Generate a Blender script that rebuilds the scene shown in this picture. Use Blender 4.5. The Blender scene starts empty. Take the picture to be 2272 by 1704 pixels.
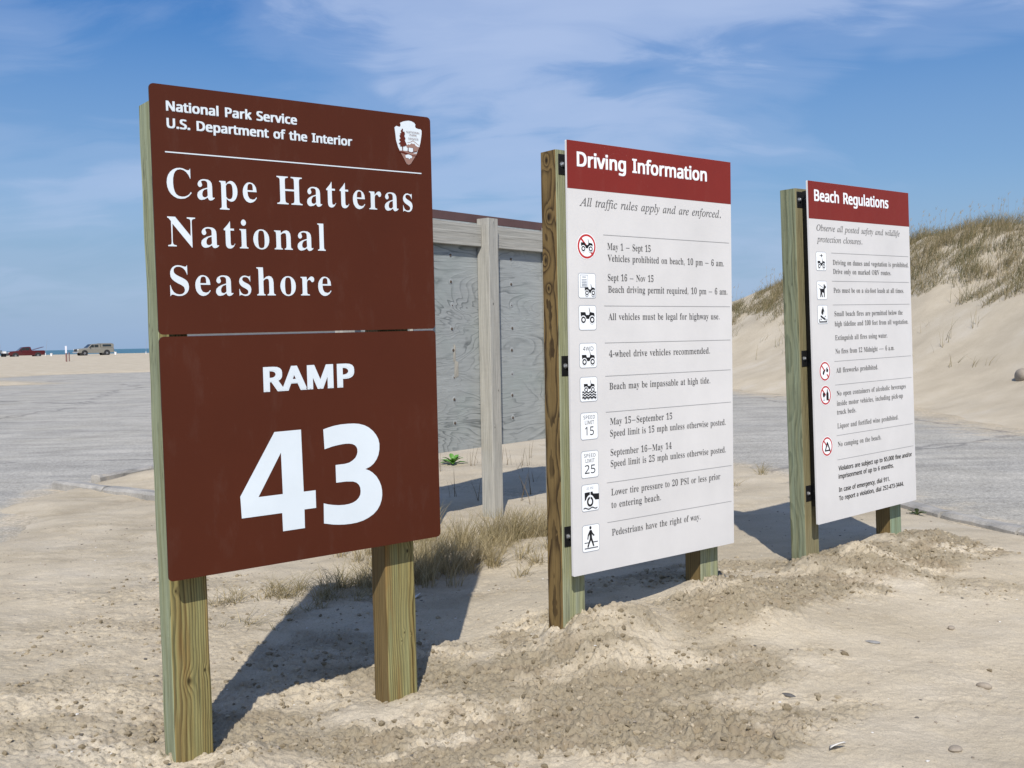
import bpy, bmesh, math, random
import numpy as np
from mathutils import Matrix, Vector, Euler

R = math.radians
S = bpy.context.scene
COL = S.collection
random.seed(7)
rng = np.random.default_rng(11)

# ------------------------------------------------------------------ camera
cam = bpy.data.cameras.new('camera')
cam.sensor_width = 36.0
cam.lens = 2300 / 2272 * 36.0
cam.clip_start = 0.05
cam.clip_end = 60000
cam_o = bpy.data.objects.new('camera', cam)
COL.objects.link(cam_o)
cam_o.matrix_world = (Matrix.Translation((0, 0, 1.53)) @ Matrix.Rotation(R(90 - 2.354), 4, 'X')
                      @ Matrix.Rotation(R(-1.097), 4, 'Z'))
S.camera = cam_o

# ------------------------------------------------------------------ sky, sun, exposure
SUN_EL = R(44)
SUN_FROM = Vector((-0.045, -1.0, 0)).normalized()        # horizontal direction towards the sun
S.view_settings.view_transform = 'Standard'
S.view_settings.look = 'None'
S.view_settings.gamma = 1.0
S.view_settings.exposure = -0.14
SKY_X, SKY_Y = 0.2, 0.7
W = bpy.data.worlds.new('World')
S.world = W
W.use_nodes = True
nt = W.node_tree
nt.nodes.clear()


def N(t, typ, **kw):
    n = t.nodes.new(typ)
    for k, v in kw.items():
        if k == 'inp':
            for a, b in v.items():
                n.inputs[a].default_value = b
        else:
            setattr(n, k, v)
    return n


def ramp(t, fac, stops, interp='LINEAR'):
    n = t.nodes.new('ShaderNodeValToRGB')
    n.color_ramp.interpolation = interp
    e = n.color_ramp.elements
    while len(e) < len(stops):
        e.new(0.5)
    for i, (p, c) in enumerate(stops):
        e[i].position = p
        e[i].color = (c, c, c, 1) if isinstance(c, (int, float)) else (*c, 1)
    t.links.new(fac, n.inputs[0])
    return n.outputs[0]


def mixc(t, fac, a, b, mode='MIX'):
    n = t.nodes.new('ShaderNodeMix')
    n.data_type = 'RGBA'
    n.blend_type = mode
    n.clamp_factor = True
    for sock, v in ((n.inputs[0], fac), (n.inputs[6], a), (n.inputs[7], b)):
        if isinstance(v, (int, float)):
            sock.default_value = v
        elif isinstance(v, tuple):
            sock.default_value = (*v[:3], 1)
        else:
            t.links.new(v, sock)
    return n.outputs[2]


def mth(t, op, a, b=None, c=None, clamp=False):
    n = t.nodes.new('ShaderNodeMath')
    n.operation = op
    n.use_clamp = clamp
    for i, v in enumerate((a, b, c)):
        if v is None:
            continue
        if isinstance(v, (int, float)):
            n.inputs[i].default_value = v
        else:
            t.links.new(v, n.inputs[i])
    return n.outputs[0]


def noise(t, vec, scale, detail=4, rough=0.55, dist=0.0, lac=2.0):
    n = t.nodes.new('ShaderNodeTexNoise')
    n.inputs['Scale'].default_value = scale
    n.inputs['Detail'].default_value = detail
    n.inputs['Roughness'].default_value = rough
    n.inputs['Distortion'].default_value = dist
    n.inputs['Lacunarity'].default_value = lac
    if vec is not None:
        t.links.new(vec, n.inputs['Vector'])
    return n.outputs[0]


def mapping(t, vec, scale=(1, 1, 1), loc=(0, 0, 0), rot=(0, 0, 0)):
    n = t.nodes.new('ShaderNodeMapping')
    n.inputs['Scale'].default_value = scale
    n.inputs['Location'].default_value = loc
    n.inputs['Rotation'].default_value = rot
    t.links.new(vec, n.inputs['Vector'])
    return n.outputs[0]


sky = N(nt, 'ShaderNodeTexSky', sky_type='NISHITA', sun_disc=False, sun_elevation=SUN_EL,
        sun_rotation=R(180) + math.atan2(SUN_FROM.x, -SUN_FROM.y), altitude=0, air_density=1.0, dust_density=0.6, ozone_density=2.2)
tc = N(nt, 'ShaderNodeTexCoord')
sx = N(nt, 'ShaderNodeSeparateXYZ')
nt.links.new(tc.outputs['Generated'], sx.inputs[0])
zc_ = mth(nt, 'MAXIMUM', mth(nt, 'ADD', sx.outputs[2], 0.34), 0.05)
px_ = mth(nt, 'DIVIDE', sx.outputs[0], zc_)
py_ = mth(nt, 'DIVIDE', sx.outputs[1], zc_)
cv = N(nt, 'ShaderNodeCombineXYZ')
nt.links.new(px_, cv.inputs[0])
nt.links.new(py_, cv.inputs[1])
warp = N(nt, 'ShaderNodeTexNoise', inp={'Scale': 1.3, 'Detail': 4.0})
nt.links.new(cv.outputs[0], warp.inputs['Vector'])
wv_ = N(nt, 'ShaderNodeVectorMath', operation='MULTIPLY_ADD')
nt.links.new(warp.outputs['Color'], wv_.inputs[0])
wv_.inputs[1].default_value = (0.30, 0.30, 0)
nt.links.new(cv.outputs[0], wv_.inputs[2])
cw = wv_.outputs[0]
c1 = noise(nt, mapping(nt, cw, (1.15, 1.75, 1), (SKY_X, SKY_Y, 0), (0, 0, R(-20))), 1.0, 4, 0.52)
c2 = noise(nt, mapping(nt, cw, (2.6, 7.5, 1), (9.1, 2.2, 0), (0, 0, R(-24))), 1.0, 7, 0.62, 0.7)
cl = mth(nt, 'ADD', mth(nt, 'MULTIPLY', c1, 0.80), mth(nt, 'MULTIPLY', c2, 0.20))
mask = ramp(nt, cl, [(0.42, 0.02), (0.49, 0.28), (0.56, 0.85), (0.63, 1.0)], 'EASE')
# pale blue sea haze towards the horizon, thin high cloud above it
low = ramp(nt, sx.outputs[2], [(0.0, 0.96), (0.06, 0.86), (0.16, 0.55), (0.36, 0.08)], 'EASE')
hsv = N(nt, 'ShaderNodeHueSaturation', inp={'Hue': 0.512, 'Saturation': 1.55, 'Value': 1.30})
nt.links.new(sky.outputs[0], hsv.inputs['Color'])
hz = mixc(nt, low, hsv.outputs[0], (3.3, 5.0, 7.6))
mk = mth(nt, 'MULTIPLY', mask, ramp(nt, sx.outputs[2], [(0.0, 0.15), (0.10, 0.45), (0.24, 0.74)], 'EASE'))
skc = mixc(nt, mk, hz, (6.2, 7.5, 10.4))
bg = N(nt, 'ShaderNodeBackground', inp={'Strength': 0.090})
nt.links.new(skc, bg.inputs[0])
wo = N(nt, 'ShaderNodeOutputWorld')
nt.links.new(bg.outputs[0], wo.inputs[0])

sun = bpy.data.lights.new('sun', 'SUN')
sun.energy = 5.0
sun.angle = R(0.53)
sun.color = (1.0, 0.95, 0.87)
sun_o = bpy.data.objects.new('sun', sun)
COL.objects.link(sun_o)
sd_ = Vector((SUN_FROM.x * math.cos(SUN_EL), SUN_FROM.y * math.cos(SUN_EL), math.sin(SUN_EL)))
sun_o.rotation_euler = sd_.to_track_quat('Z', 'Y').to_euler()
sun_o.location = (-2, -12, 12)


# ------------------------------------------------------------------ helpers
def tag(o, label=None, cat=None, group=None, kind=None):
    if label: o['label'] = label
    if cat: o['category'] = cat
    if group: o['group'] = group
    if kind: o['kind'] = kind
    return o


def empty(name, loc=(0, 0, 0), rz=0.0):
    o = bpy.data.objects.new(name, None)
    o.empty_display_size = 0.2
    o.location = loc
    o.rotation_euler = (0, 0, rz)
    COL.objects.link(o)
    return o


def link(name, me, mats=(), parent=None, smooth=False, loc=None):
    for m in mats:
        me.materials.append(m)
    if smooth:
        me.polygons.foreach_set('use_smooth', np.ones(len(me.polygons), dtype=bool))
    o = bpy.data.objects.new(name, me)
    COL.objects.link(o)
    if parent is not None:
        o.parent = parent
    if loc is not None:
        o.location = loc
    return o


class MB:
    """collects simple shapes into one mesh"""
    def __init__(s):
        s.bm = bmesh.new()

    def _mi(s, faces, mi):
        for f in faces:
            f.material_index = mi

    def box(s, x0, x1, y0, y1, z0, z1, mi=0, bev=0.0, seg=2):
        g = bmesh.ops.create_cube(s.bm, size=1.0)
        vs = g['verts']
        for v in vs:
            v.co = Vector((x0 + (v.co.x + .5) * (x1 - x0), y0 + (v.co.y + .5) * (y1 - y0), z0 + (v.co.z + .5) * (z1 - z0)))
        fs = {f for v in vs for f in v.link_faces}
        s._mi(fs, mi)
        if bev > 0:
            es = {e for f in fs for e in f.edges}
            r = bmesh.ops.bevel(s.bm, geom=list(es), offset=bev, segments=seg, affect='EDGES', profile=0.5)
            s._mi(r['faces'], mi)
        return vs

    def cyl(s, p0, p1, r0, r1=None, n=16, mi=0, caps=True):
        p0, p1 = Vector(p0), Vector(p1)
        r1 = r0 if r1 is None else r1
        d = p1 - p0
        g = bmesh.ops.create_cone(s.bm, cap_ends=caps, segments=n, radius1=r0, radius2=r1, depth=d.length)
        M = Matrix.Translation((p0 + p1) / 2) @ d.to_track_quat('Z', 'Y').to_matrix().to_4x4()
        bmesh.ops.transform(s.bm, matrix=M, verts=g['verts'])
        s._mi({f for v in g['verts'] for f in v.link_faces}, mi)
        return g['verts']

    def sphere(s, c, r, sc=(1, 1, 1), mi=0, sub=2):
        g = bmesh.ops.create_icosphere(s.bm, subdivisions=sub, radius=r)
        for v in g['verts']:
            v.co = Vector((c[0] + v.co.x * sc[0], c[1] + v.co.y * sc[1], c[2] + v.co.z * sc[2]))
        s._mi({f for v in g['verts'] for f in v.link_faces}, mi)
        return g['verts']

    def prism(s, poly, ax, a0, a1, mi=0, taper=None):
        """closed polygon (u,v) extruded along axis ax ('x','y','z') from a0 to a1"""
        def pt(u, v, a):
            return {'x': (a, u, v), 'y': (u, a, v), 'z': (u, v, a)}[ax]
        A = [s.bm.verts.new(pt(u, v, a0)) for u, v in poly]
        B = [s.bm.verts.new(pt(u, v, a1)) for u, v in poly]
        n = len(poly)
        fs = [s.bm.faces.new(A), s.bm.faces.new(B[::-1])]
        for i in range(n):
            fs.append(s.bm.faces.new((A[i], B[i], B[(i + 1) % n], A[(i + 1) % n])))
        s._mi(fs, mi)
        return A + B

    def face(s, pts, mi=0):
        f = s.bm.faces.new([s.bm.verts.new(p) for p in pts])
        f.material_index = mi
        return f

    def build(s, name, mats, parent=None, smooth=False, loc=None, recalc=True):
        if recalc:
            bmesh.ops.recalc_face_normals(s.bm, faces=s.bm.faces[:])
        me = bpy.data.meshes.new(name)
        s.bm.to_mesh(me)
        s.bm.free()
        return link(name, me, mats if isinstance(mats, (list, tuple)) else [mats], parent, smooth, loc)


def material(name):
    m = bpy.data.materials.new(name)
    m.use_nodes = True
    t = m.node_tree
    b = t.nodes['Principled BSDF']
    return m, t, b


def setv(t, sock, v):
    if isinstance(v, (int, float)):
        sock.default_value = v
    elif isinstance(v, tuple):
        sock.default_value = (*v[:3], 1)
    else:
        t.links.new(v, sock)


def bump(t, b, h, strength=0.3, dist=0.01):
    n = t.nodes.new('ShaderNodeBump')
    n.inputs['Strength'].default_value = strength
    n.inputs['Distance'].default_value = dist
    t.links.new(h, n.inputs['Height'])
    t.links.new(n.outputs[0], b.inputs['Normal'])


def objco(t):
    return t.nodes.new('ShaderNodeTexCoord').outputs['Object']


def simple(name, col, rough=0.5, metal=0.0, var=0.12, vscale=8.0, spec=0.5, coat=0.0):
    m, t, b = material(name)
    v = objco(t)
    n = noise(t, v, vscale, 5, 0.6)
    n2 = noise(t, v, vscale * 9, 3, 0.6)
    f = mth(t, 'ADD', mth(t, 'MULTIPLY', n, 0.7), mth(t, 'MULTIPLY', n2, 0.3))
    lo = tuple(c * (1 - var) for c in col)
    hi = tuple(min(1, c * (1 + var)) for c in col)
    setv(t, b.inputs['Base Color'], ramp(t, f, [(0.3, lo), (0.7, hi)]))
    b.inputs['Roughness'].default_value = rough
    b.inputs['Metallic'].default_value = metal
    b.inputs['Specular IOR Level'].default_value = spec
    b.inputs['Coat Weight'].default_value = coat
    return m


# ------------------------------------------------------------------ numpy noise
_perm = rng.permutation(4096)
_ang = rng.random(4096) * 2 * np.pi
_gx, _gy = np.cos(_ang), np.sin(_ang)


def _h(ix, iy, seed):
    return _perm[(_perm[(_perm[(ix + seed * 131) & 4095] + iy) & 4095] + seed) & 4095]


def perlin(x, y, seed=0):
    x0, y0 = np.floor(x), np.floor(y)
    fx, fy = x - x0, y - y0
    ix, iy = x0.astype(np.int64), y0.astype(np.int64)
    u, v = fx * fx * fx * (fx * (fx * 6 - 15) + 10), fy * fy * fy * (fy * (fy * 6 - 15) + 10)

    def g(dx, dy):
        h = _h(ix + dx, iy + dy, seed)
        return _gx[h] * (fx - dx) + _gy[h] * (fy - dy)
    a = g(0, 0) + u * (g(1, 0) - g(0, 0))
    b = g(0, 1) + u * (g(1, 1) - g(0, 1))
    return (a + v * (b - a)) * 1.5


def fbm(x, y, seed=0, oct=4, gain=0.5):
    r, a = np.zeros_like(x), 1.0
    for k in range(oct):
        r += a * perlin(x * 2 ** k + 17.3 * k, y * 2 ** k - 9.1 * k, seed + k)
        a *= gain
    return r


def lumps(x, y, s, seed, rmin=0.25, rmax=0.5, dens=1.0):
    """rounded lumps: one dome of random size per cell of size s"""
    x, y = x / s, y / s
    ix, iy = np.floor(x).astype(np.int64), np.floor(y).astype(np.int64)
    out = np.zeros_like(x)
    for dx in (-1, 0, 1):
        for dy in (-1, 0, 1):
            h = _h(ix + dx, iy + dy, seed)
            cx = ix + dx + 0.1 + 0.8 * ((h * 37 % 997) / 997.0)
            cy = iy + dy + 0.1 + 0.8 * ((h * 71 % 991) / 991.0)
            r = rmin + (rmax - rmin) * ((h * 53 % 983) / 983.0)
            on = ((h * 29 % 977) / 977.0) < dens
            el = 0.6 + 0.8 * ((h * 17 % 971) / 971.0)
            d2 = ((x - cx) ** 2 * el + (y - cy) ** 2 / el) / (r * r)
            out = np.maximum(out, np.where(on, r * np.sqrt(np.maximum(0, 1 - d2)), 0))
    return out * s


def sstep(a, b, x):
    t = np.clip((x - a) / (b - a), 0, 1)
    return t * t * (3 - 2 * t)


def sdist(px, py, poly):
    """signed distance to a closed polygon, positive inside"""
    n = len(poly)
    d = np.full(px.shape, 1e9)
    inside = np.zeros(px.shape, bool)
    for i in range(n):
        (ax, ay), (bx, by) = poly[i], poly[(i + 1) % n]
        ex, ey = bx - ax, by - ay
        t = np.clip(((px - ax) * ex + (py - ay) * ey) / (ex * ex + ey * ey), 0, 1)
        d = np.minimum(d, (px - ax - t * ex) ** 2 + (py - ay - t * ey) ** 2)
        c = ((ay > py) != (by > py)) & (px < (bx - ax) * (py - ay) / (by - ay + 1e-12) + ax)
        inside ^= c
    d = np.sqrt(d)
    return np.where(inside, d, -d)


# ------------------------------------------------------------------ terrain
ROAD_Z = -0.03
NEAR = [(-60, 4.5), (-12, 6.9), (-6, 7.75), (-4.2, 8.25), (-4.07, 8.42), (-4.16, 8.88), (-4.5, 9.5), (-4.87, 10.3), (-5.0, 11.2),
        (-4.95, 11.75), (-4.7, 12.1), (-4.3, 13.0), (-3.6, 14.6), (-2, 17.2), (-.2, 19.8), (1.3, 19.6), (2.1, 14.2), (2.72, 12.15), (3.0, 11.5), (3.32, 10.2),
        (3.5, 9.17), (3.62, 8.57), (3.87, 7.8), (4.5, 6.3), (5.6, 4.8), (8, 3.2), (60, 1.5), (60, -40), (-60, -40)]
FAR = [(-400, 62), (-70, 60), (-60, 44.5), (-27, 45), (-21.8, 48.2), (-24.5, 51), (-31, 58), (-30, 66), (-22, 70), (-9, 68), (1.5, 50), (5.6, 34), (6.65, 30.3),
       (7.7, 26), (8.35, 22), (8.25, 18.5), (8.2, 16.2), (9, 13.4), (11, 10.5), (16, 8), (400, 4), (400, 420), (-400, 420)]
POSTS_XY = []       # filled below: (x, y, mound radius, mound height)
TS1, TS2, TS3 = (-0.8162, 4.2014, 0.656), (0.7612, 5.4335, 0.6728), (2.326, 6.8124, 0.7106)


def onrow(ts, lx, ly):
    c, s = math.cos(ts[2]), math.sin(ts[2])
    return ts[0] + c * lx - s * ly, ts[1] + s * lx + c * ly


for ts, lst in ((TS1, [(-.33, -.04, .13, .05), (.24, .12, .15, .04), (.56, -.06, .20, .05)]),
                (TS2, [(-.54, .02, .20, .10), (-.28, -.06, .16, .10), (.40, .10, .14, .03), (.62, -.02, .22, .045), (.30, -.30, .25, .06), (-.55, -.25, .20, .05)]),
                (TS3, [(-.60, .02, .14, .085), (-.24, -.08, .17, .10), (.36, .10, .15, .04), (.62, -.12, .24, .05), (.86, .05, .25, .05), (-.35, -.3, .22, .06)])):
    for lx, ly, r_, h_ in lst:
        POSTS_XY.append((*onrow(ts, lx, ly), r_, h_))

ROUGH = [  # x, y, rx, ry, rot, amount  : churned, damp sand
    (-1.30, 4.0, .75, .55, .5, .75), (-.35, 4.05, 1.0, .42, .15, 1.0), (.62, 4.15, .85, .45, .1, 1.0), (.2, 4.95, .75, .42, .5, .95),
    (1.25, 5.55, .62, .42, .65, 1.0), (1.0, 6.3, .9, .5, .65, .7), (2.35, 6.55, .75, .5, .6, 1.0), (2.95, 7.1, .6, .5, .3, .9), (1.75, 6.0, .5, .35, .5, .9),
    (-.55, 5.05, .7, .4, .5, .85), (-1.0, 5.2, .5, .45, .5, .6), (-1.9, 4.3, 1.3, .75, .2, .55), (-1.0, 4.7, .9, .5, .3, .55), (-2.4, 5.4, 1.2, .6, .2, .33), (2.75, 6.0, .6, .3, .1, .45), (-2.1, 4.6, .9, .5, .3, .35), (-.2, 3.4, 1.6, .25, .0, .7), (.45, 4.65, 1.0, .55, .1, .9), (1.75, 6.0, .6, .4, .4, 1.0), (.15, 5.3, .45, .35, .3, .9)]


def terrain(x, y, fine=True):
    """returns z, rough (0..1), damp (0..1)"""
    sdn = sdist(x, y, NEAR)
    sdf = sdist(x, y, FAR)
    wob = fbm(x * 1.3, y * 1.3, 3, 4) * 0.11
    z = ROAD_Z - 0.28 + np.zeros_like(x)
    # near sand
    zn = ROAD_Z + np.clip((sdn + wob) * 0.16, -0.3, 0.035)
    zn = zn - 0.015 * sstep(0.2, 1.5, sdn)
    zn -= 0.085 * np.exp(-(((x + 0.75) / 1.15) ** 2 + ((y - 4.2) / 0.9) ** 2))
    zn += 0.135 * np.exp(-(((x - 0.95) / 1.0) ** 2 + ((y - 5.75) / 0.85) ** 2))
    zn += 0.105 * np.exp(-(((x - 2.45) / 0.95) ** 2 + ((y - 6.9) / 0.85) ** 2))
    zn += 0.10 * np.exp(-(((x - 0.3) / 0.8) ** 2 + ((y - 7.4) / 0.45) ** 2))
    zn += 0.03 * fbm(x * .7, y * .7, 5, 3) * sstep(9.0, 10.5, y)
    zn += 0.10 * np.exp(-(((x + 4.0) / 0.7) ** 2 + ((y - 12.2) / 0.8) ** 2))
    for mx, my, mr, mh in POSTS_XY:
        zn += mh * np.exp(-(((x - mx) ** 2 + (y - my) ** 2) / (mr * mr)))
    z = np.maximum(z, zn)
    # beach and dune beyond the road
    wf = fbm(x * 0.35, y * 0.35, 9, 4) * 0.8
    s2 = sdf + wf * 0.6
    zf = ROAD_Z + np.clip(s2 * 0.12, -0.3, 0.12) + 0.50 * sstep(70, 168, y) * sstep(0, 20, s2)
    zf -= 0.45 * sstep(168, 182, y)
    zf -= 4.5 * sstep(186, 215, y)
    az = x / np.maximum(y, 1.0)
    H = np.interp(az, [-.25, -.1, .05, .15, .21, .263, .33, .40, .45, .494, .60, .9], [0, .25, .9, 2.3, 3.05, 3.6, 4.25, 4.6, 4.55, 4.55, 4.7, 4.7])
    s0 = sdf + fbm(x * .12, y * .12, 21, 2) * 0.8
    prof2 = 0.06 * sstep(0, 2.0, s0) + 0.94 * sstep(1.0, 9.0, s0)
    prof = 0.06 * sstep(0, 2.0, s2) + 0.94 * sstep(1.2, 9.0, s2 + fbm(x * .12, y * .12, 21, 2) * 1.2)
    dun = H * prof2 * (1 - 0.5 * sstep(16, 40, s2)) * (1 - sstep(60, 110, y))
    dun += H / 4 * 0.45 * fbm(x * 0.25, y * 0.25, 31, 3) * sstep(6.5, 10.5, s2) + 0.03 * fbm(x * .8, y * .8, 33, 3) * sstep(1.5, 5, s2) * (H > .2)
    z = np.maximum(z, np.where(s2 > -3, zf + np.maximum(dun, 0) * (s2 > 0), -9))
    rough = np.zeros_like(x)
    near = (y < 13) & (y > 1.0) & (np.abs(x) < 6)
    xn, yn = x[near], y[near]
    r = np.zeros_like(xn)
    for cx, cy, rx, ry, ro, am in ROUGH:
        c, s = math.cos(ro), math.sin(ro)
        u, v = ((xn - cx) * c + (yn - cy) * s) / rx, (-(xn - cx) * s + (yn - cy) * c) / ry
        r = np.maximum(r, am * (1 - sstep(0.45, 1.15, np.sqrt(u * u + v * v) + 0.35 * fbm(xn * 2.2, yn * 2.2, 41, 3))))
    r = np.maximum(r, 0.10 + 0.22 * sstep(.9, -1.2, xn + .25 * (yn - 4)) * sstep(-.3, .4, fbm(xn * 1.1, yn * 1.6, 43, 4) + .1) + .10 * sstep(0, .6, fbm(xn * .8, yn * 1.4, 44, 4)))
    rough[near] = r
    damp = np.zeros_like(x)
    damp[near] = np.clip((r - .05) * sstep(-0.55, 0.30, fbm(xn * 1.5, yn * 3.2, 51, 4) + 0.5 * (r - 0.6)) * 1.25 + .22 * sstep(.1, .6, fbm(xn * .9, yn * 2.0, 53, 4)), 0, 1)
    if fine:
        sn = sdn[near]
        ins = sstep(0.0, 0.3, sn)
        dz = 0.016 * fbm(xn * 1.6, yn * 1.6, 61, 3) + 0.004 * fbm(xn * 5, yn * 5, 62, 3)
        wx, wy = xn + .02 * perlin(xn * 9, yn * 9, 74), yn + .02 * perlin(xn * 9 + 5, yn * 9, 75)
        cl = 0.40 * lumps(wx, wy, 0.13, 71, .16, .40, .22) + 0.60 * lumps(wx + .3, wy, 0.058, 72, .2, .46, .5) + 0.85 * lumps(wx, wy + .2, 0.034, 73, .22, .5, .7) + .65 * lumps(wx + .1, wy + .5, 0.021, 76, .25, .5, .75)
        patch = sstep(-0.25, 0.3, fbm(xn * 4.3, yn * 4.3, 64, 3) + 0.35 * r)
        big_ = sstep(-0.45, 0.5, fbm(xn * 2.1, yn * 2.6, 68, 3))
        dz += cl * r * (0.15 + 0.85 * patch * big_) * 1.15
        rid = 1 - np.abs(fbm(xn * 12, yn * 12, 67, 3))
        dz += r * (0.016 * fbm(xn * 15, yn * 15, 65, 4, .68) + 0.018 * (rid - .6) * patch)
        dz += (0.0010 + 0.005 * r) * fbm(xn * 42, yn * 42, 66, 2, .8)
        z[near] += dz * ins
    return z, rough, damp


def axis(lo, hi, f0, f1, step, growth):
    a = list(np.arange(f0, f1 + step / 2, step))
    st, p = step, a[-1]
    while p < hi:
        st *= 1 + growth
        p += st
        a.append(p)
    st, p = step, a[0]
    lowp = []
    while p > lo:
        st *= 1 + growth
        p -= st
        lowp.append(p)
    return np.array(lowp[::-1] + a)


def grid_mesh(name, xs, ys, z):
    nx, ny = len(xs), len(ys)
    X, Y = np.meshgrid(xs, ys)
    co = np.stack([X.ravel(), Y.ravel(), z.ravel()], 1).astype(np.float32)
    i = np.arange(nx * ny).reshape(ny, nx)
    q = np.stack([i[:-1, :-1], i[:-1, 1:], i[1:, 1:], i[1:, :-1]], -1).reshape(-1, 4)
    me = bpy.data.meshes.new(name)
    me.vertices.add(len(co))
    me.vertices.foreach_set('co', co.ravel())
    me.loops.add(q.size)
    me.loops.foreach_set('vertex_index', q.ravel().astype(np.int32))
    me.polygons.add(len(q))
    me.polygons.foreach_set('loop_start', np.arange(0, q.size, 4, dtype=np.int32))
    me.update(calc_edges=True)
    return me


xs = axis(-420, 420, -2.2, 3.1, 0.0062, 0.016)
ys = axis(-30, 420, 3.2, 6.4, 0.0062, 0.012)
GX, GY = np.meshgrid(xs, ys)
GZ, GR, GD = terrain(GX.ravel(), GY.ravel())


def ground_z(x, y):
    """height of the finished ground mesh at a point"""
    i = int(np.clip(np.searchsorted(xs, x) - 1, 0, len(xs) - 2))
    j = int(np.clip(np.searchsorted(ys, y) - 1, 0, len(ys) - 2))
    a, b = (x - xs[i]) / (xs[i + 1] - xs[i]), (y - ys[j]) / (ys[j + 1] - ys[j])
    z = GZ.reshape(GX.shape)
    return float((z[j, i] * (1 - a) + z[j, i + 1] * a) * (1 - b) + (z[j + 1, i] * (1 - a) + z[j + 1, i + 1] * a) * b)


def sand_material():
    m, t, b = material('sand')
    geo = t.nodes.new('ShaderNodeNewGeometry')
    pos = geo.outputs['Position']
    ar = N(t, 'ShaderNodeAttribute', attribute_name='rough')
    ad = N(t, 'ShaderNodeAttribute', attribute_name='damp')
    n1 = noise(t, pos, 0.9, 6, 0.6)
    n2 = noise(t, pos, 9.0, 5, 0.65)
    n3 = noise(t, pos, 160.0, 3, 0.7)
    n4 = noise(t, pos, 45.0, 4, 0.7)
    dry = ramp(t, n1, [(0.28, (.45, .385, .285)), (0.52, (.53, .458, .342)), (0.72, (.58, .515, .41))])
    dampc = ramp(t, n2, [(0.30, (.150, .123, .078)), (0.52, (.235, .194, .128)), (0.70, (.38, .322, .225))])
    f = mth(t, 'ADD', mth(t, 'MULTIPLY', ad.outputs['Fac'], 0.75), mth(t, 'MULTIPLY', mth(t, 'SUBTRACT', n2, 0.5), mth(t, 'ADD', mth(t, 'MULTIPLY', ar.outputs['Fac'], 1.6), 0.15)), clamp=True)
    c = mixc(t, f, dry, dampc)
    # grain and dark flecks of shell and grit
    c = mixc(t, 0.55, c, ramp(t, n3, [(0.28, .62), (0.5, 1.0), (0.75, 1.28)]), 'MULTIPLY')
    n5 = noise(t, mapping(t, pos, (1, 1.6, 1)), 3.2, 6, 0.72)
    c = mixc(t, mth(t, 'MULTIPLY', ramp(t, n5, [(0.50, 0.0), (0.68, 1.0)]), mth(t, 'ADD', 0.04, mth(t, 'MULTIPLY', ar.outputs['Fac'], 0.9), None, True)), c, (.27, .215, .145))
    c = mixc(t, mth(t, 'MULTIPLY', ramp(t, n4, [(0.58, 0.0), (0.70, 1.0)]), mth(t, 'ADD', 0.22, mth(t, 'MULTIPLY', ar.outputs['Fac'], 0.45))), c, (.135, .105, .066))
    vo = N(t, 'ShaderNodeTexVoronoi', feature='F1', inp={'Scale': 42.0, 'Randomness': 1.0})
    t.links.new(pos, vo.inputs['Vector'])
    fl = mth(t, 'MULTIPLY', ramp(t, vo.outputs['Distance'], [(0.07, 1.0), (0.13, 0.0)]), ramp(t, noise(t, pos, 5.0, 2), [(0.5, 0.0), (0.6, 0.8)]))
    c = mixc(t, fl, c, mixc(t, ramp(t, vo.outputs['Color'], [(0.3, 0.0), (0.8, 1.0)]), (.12, .10, .08), (.75, .70, .62)))
    setv(t, b.inputs['Base Color'], c)
    b.inputs['Roughness'].default_value = 0.92
    b.inputs['Specular IOR Level'].default_value = 0.15
    hb = mth(t, 'ADD', mth(t, 'MULTIPLY', n4, 0.6), mth(t, 'MULTIPLY', n3, 0.4))
    bump(t, b, hb, 0.8, 0.011)
    return m


ME = grid_mesh('sand', xs, ys, GZ)
for nm, arr in (('rough', GR), ('damp', GD)):
    at = ME.attributes.new(nm, 'FLOAT', 'POINT')
    at.data.foreach_set('value', arr.astype(np.float32))
M_SAND = sand_material()
tag(link('sand', ME, [M_SAND], smooth=True), kind='structure')


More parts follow.
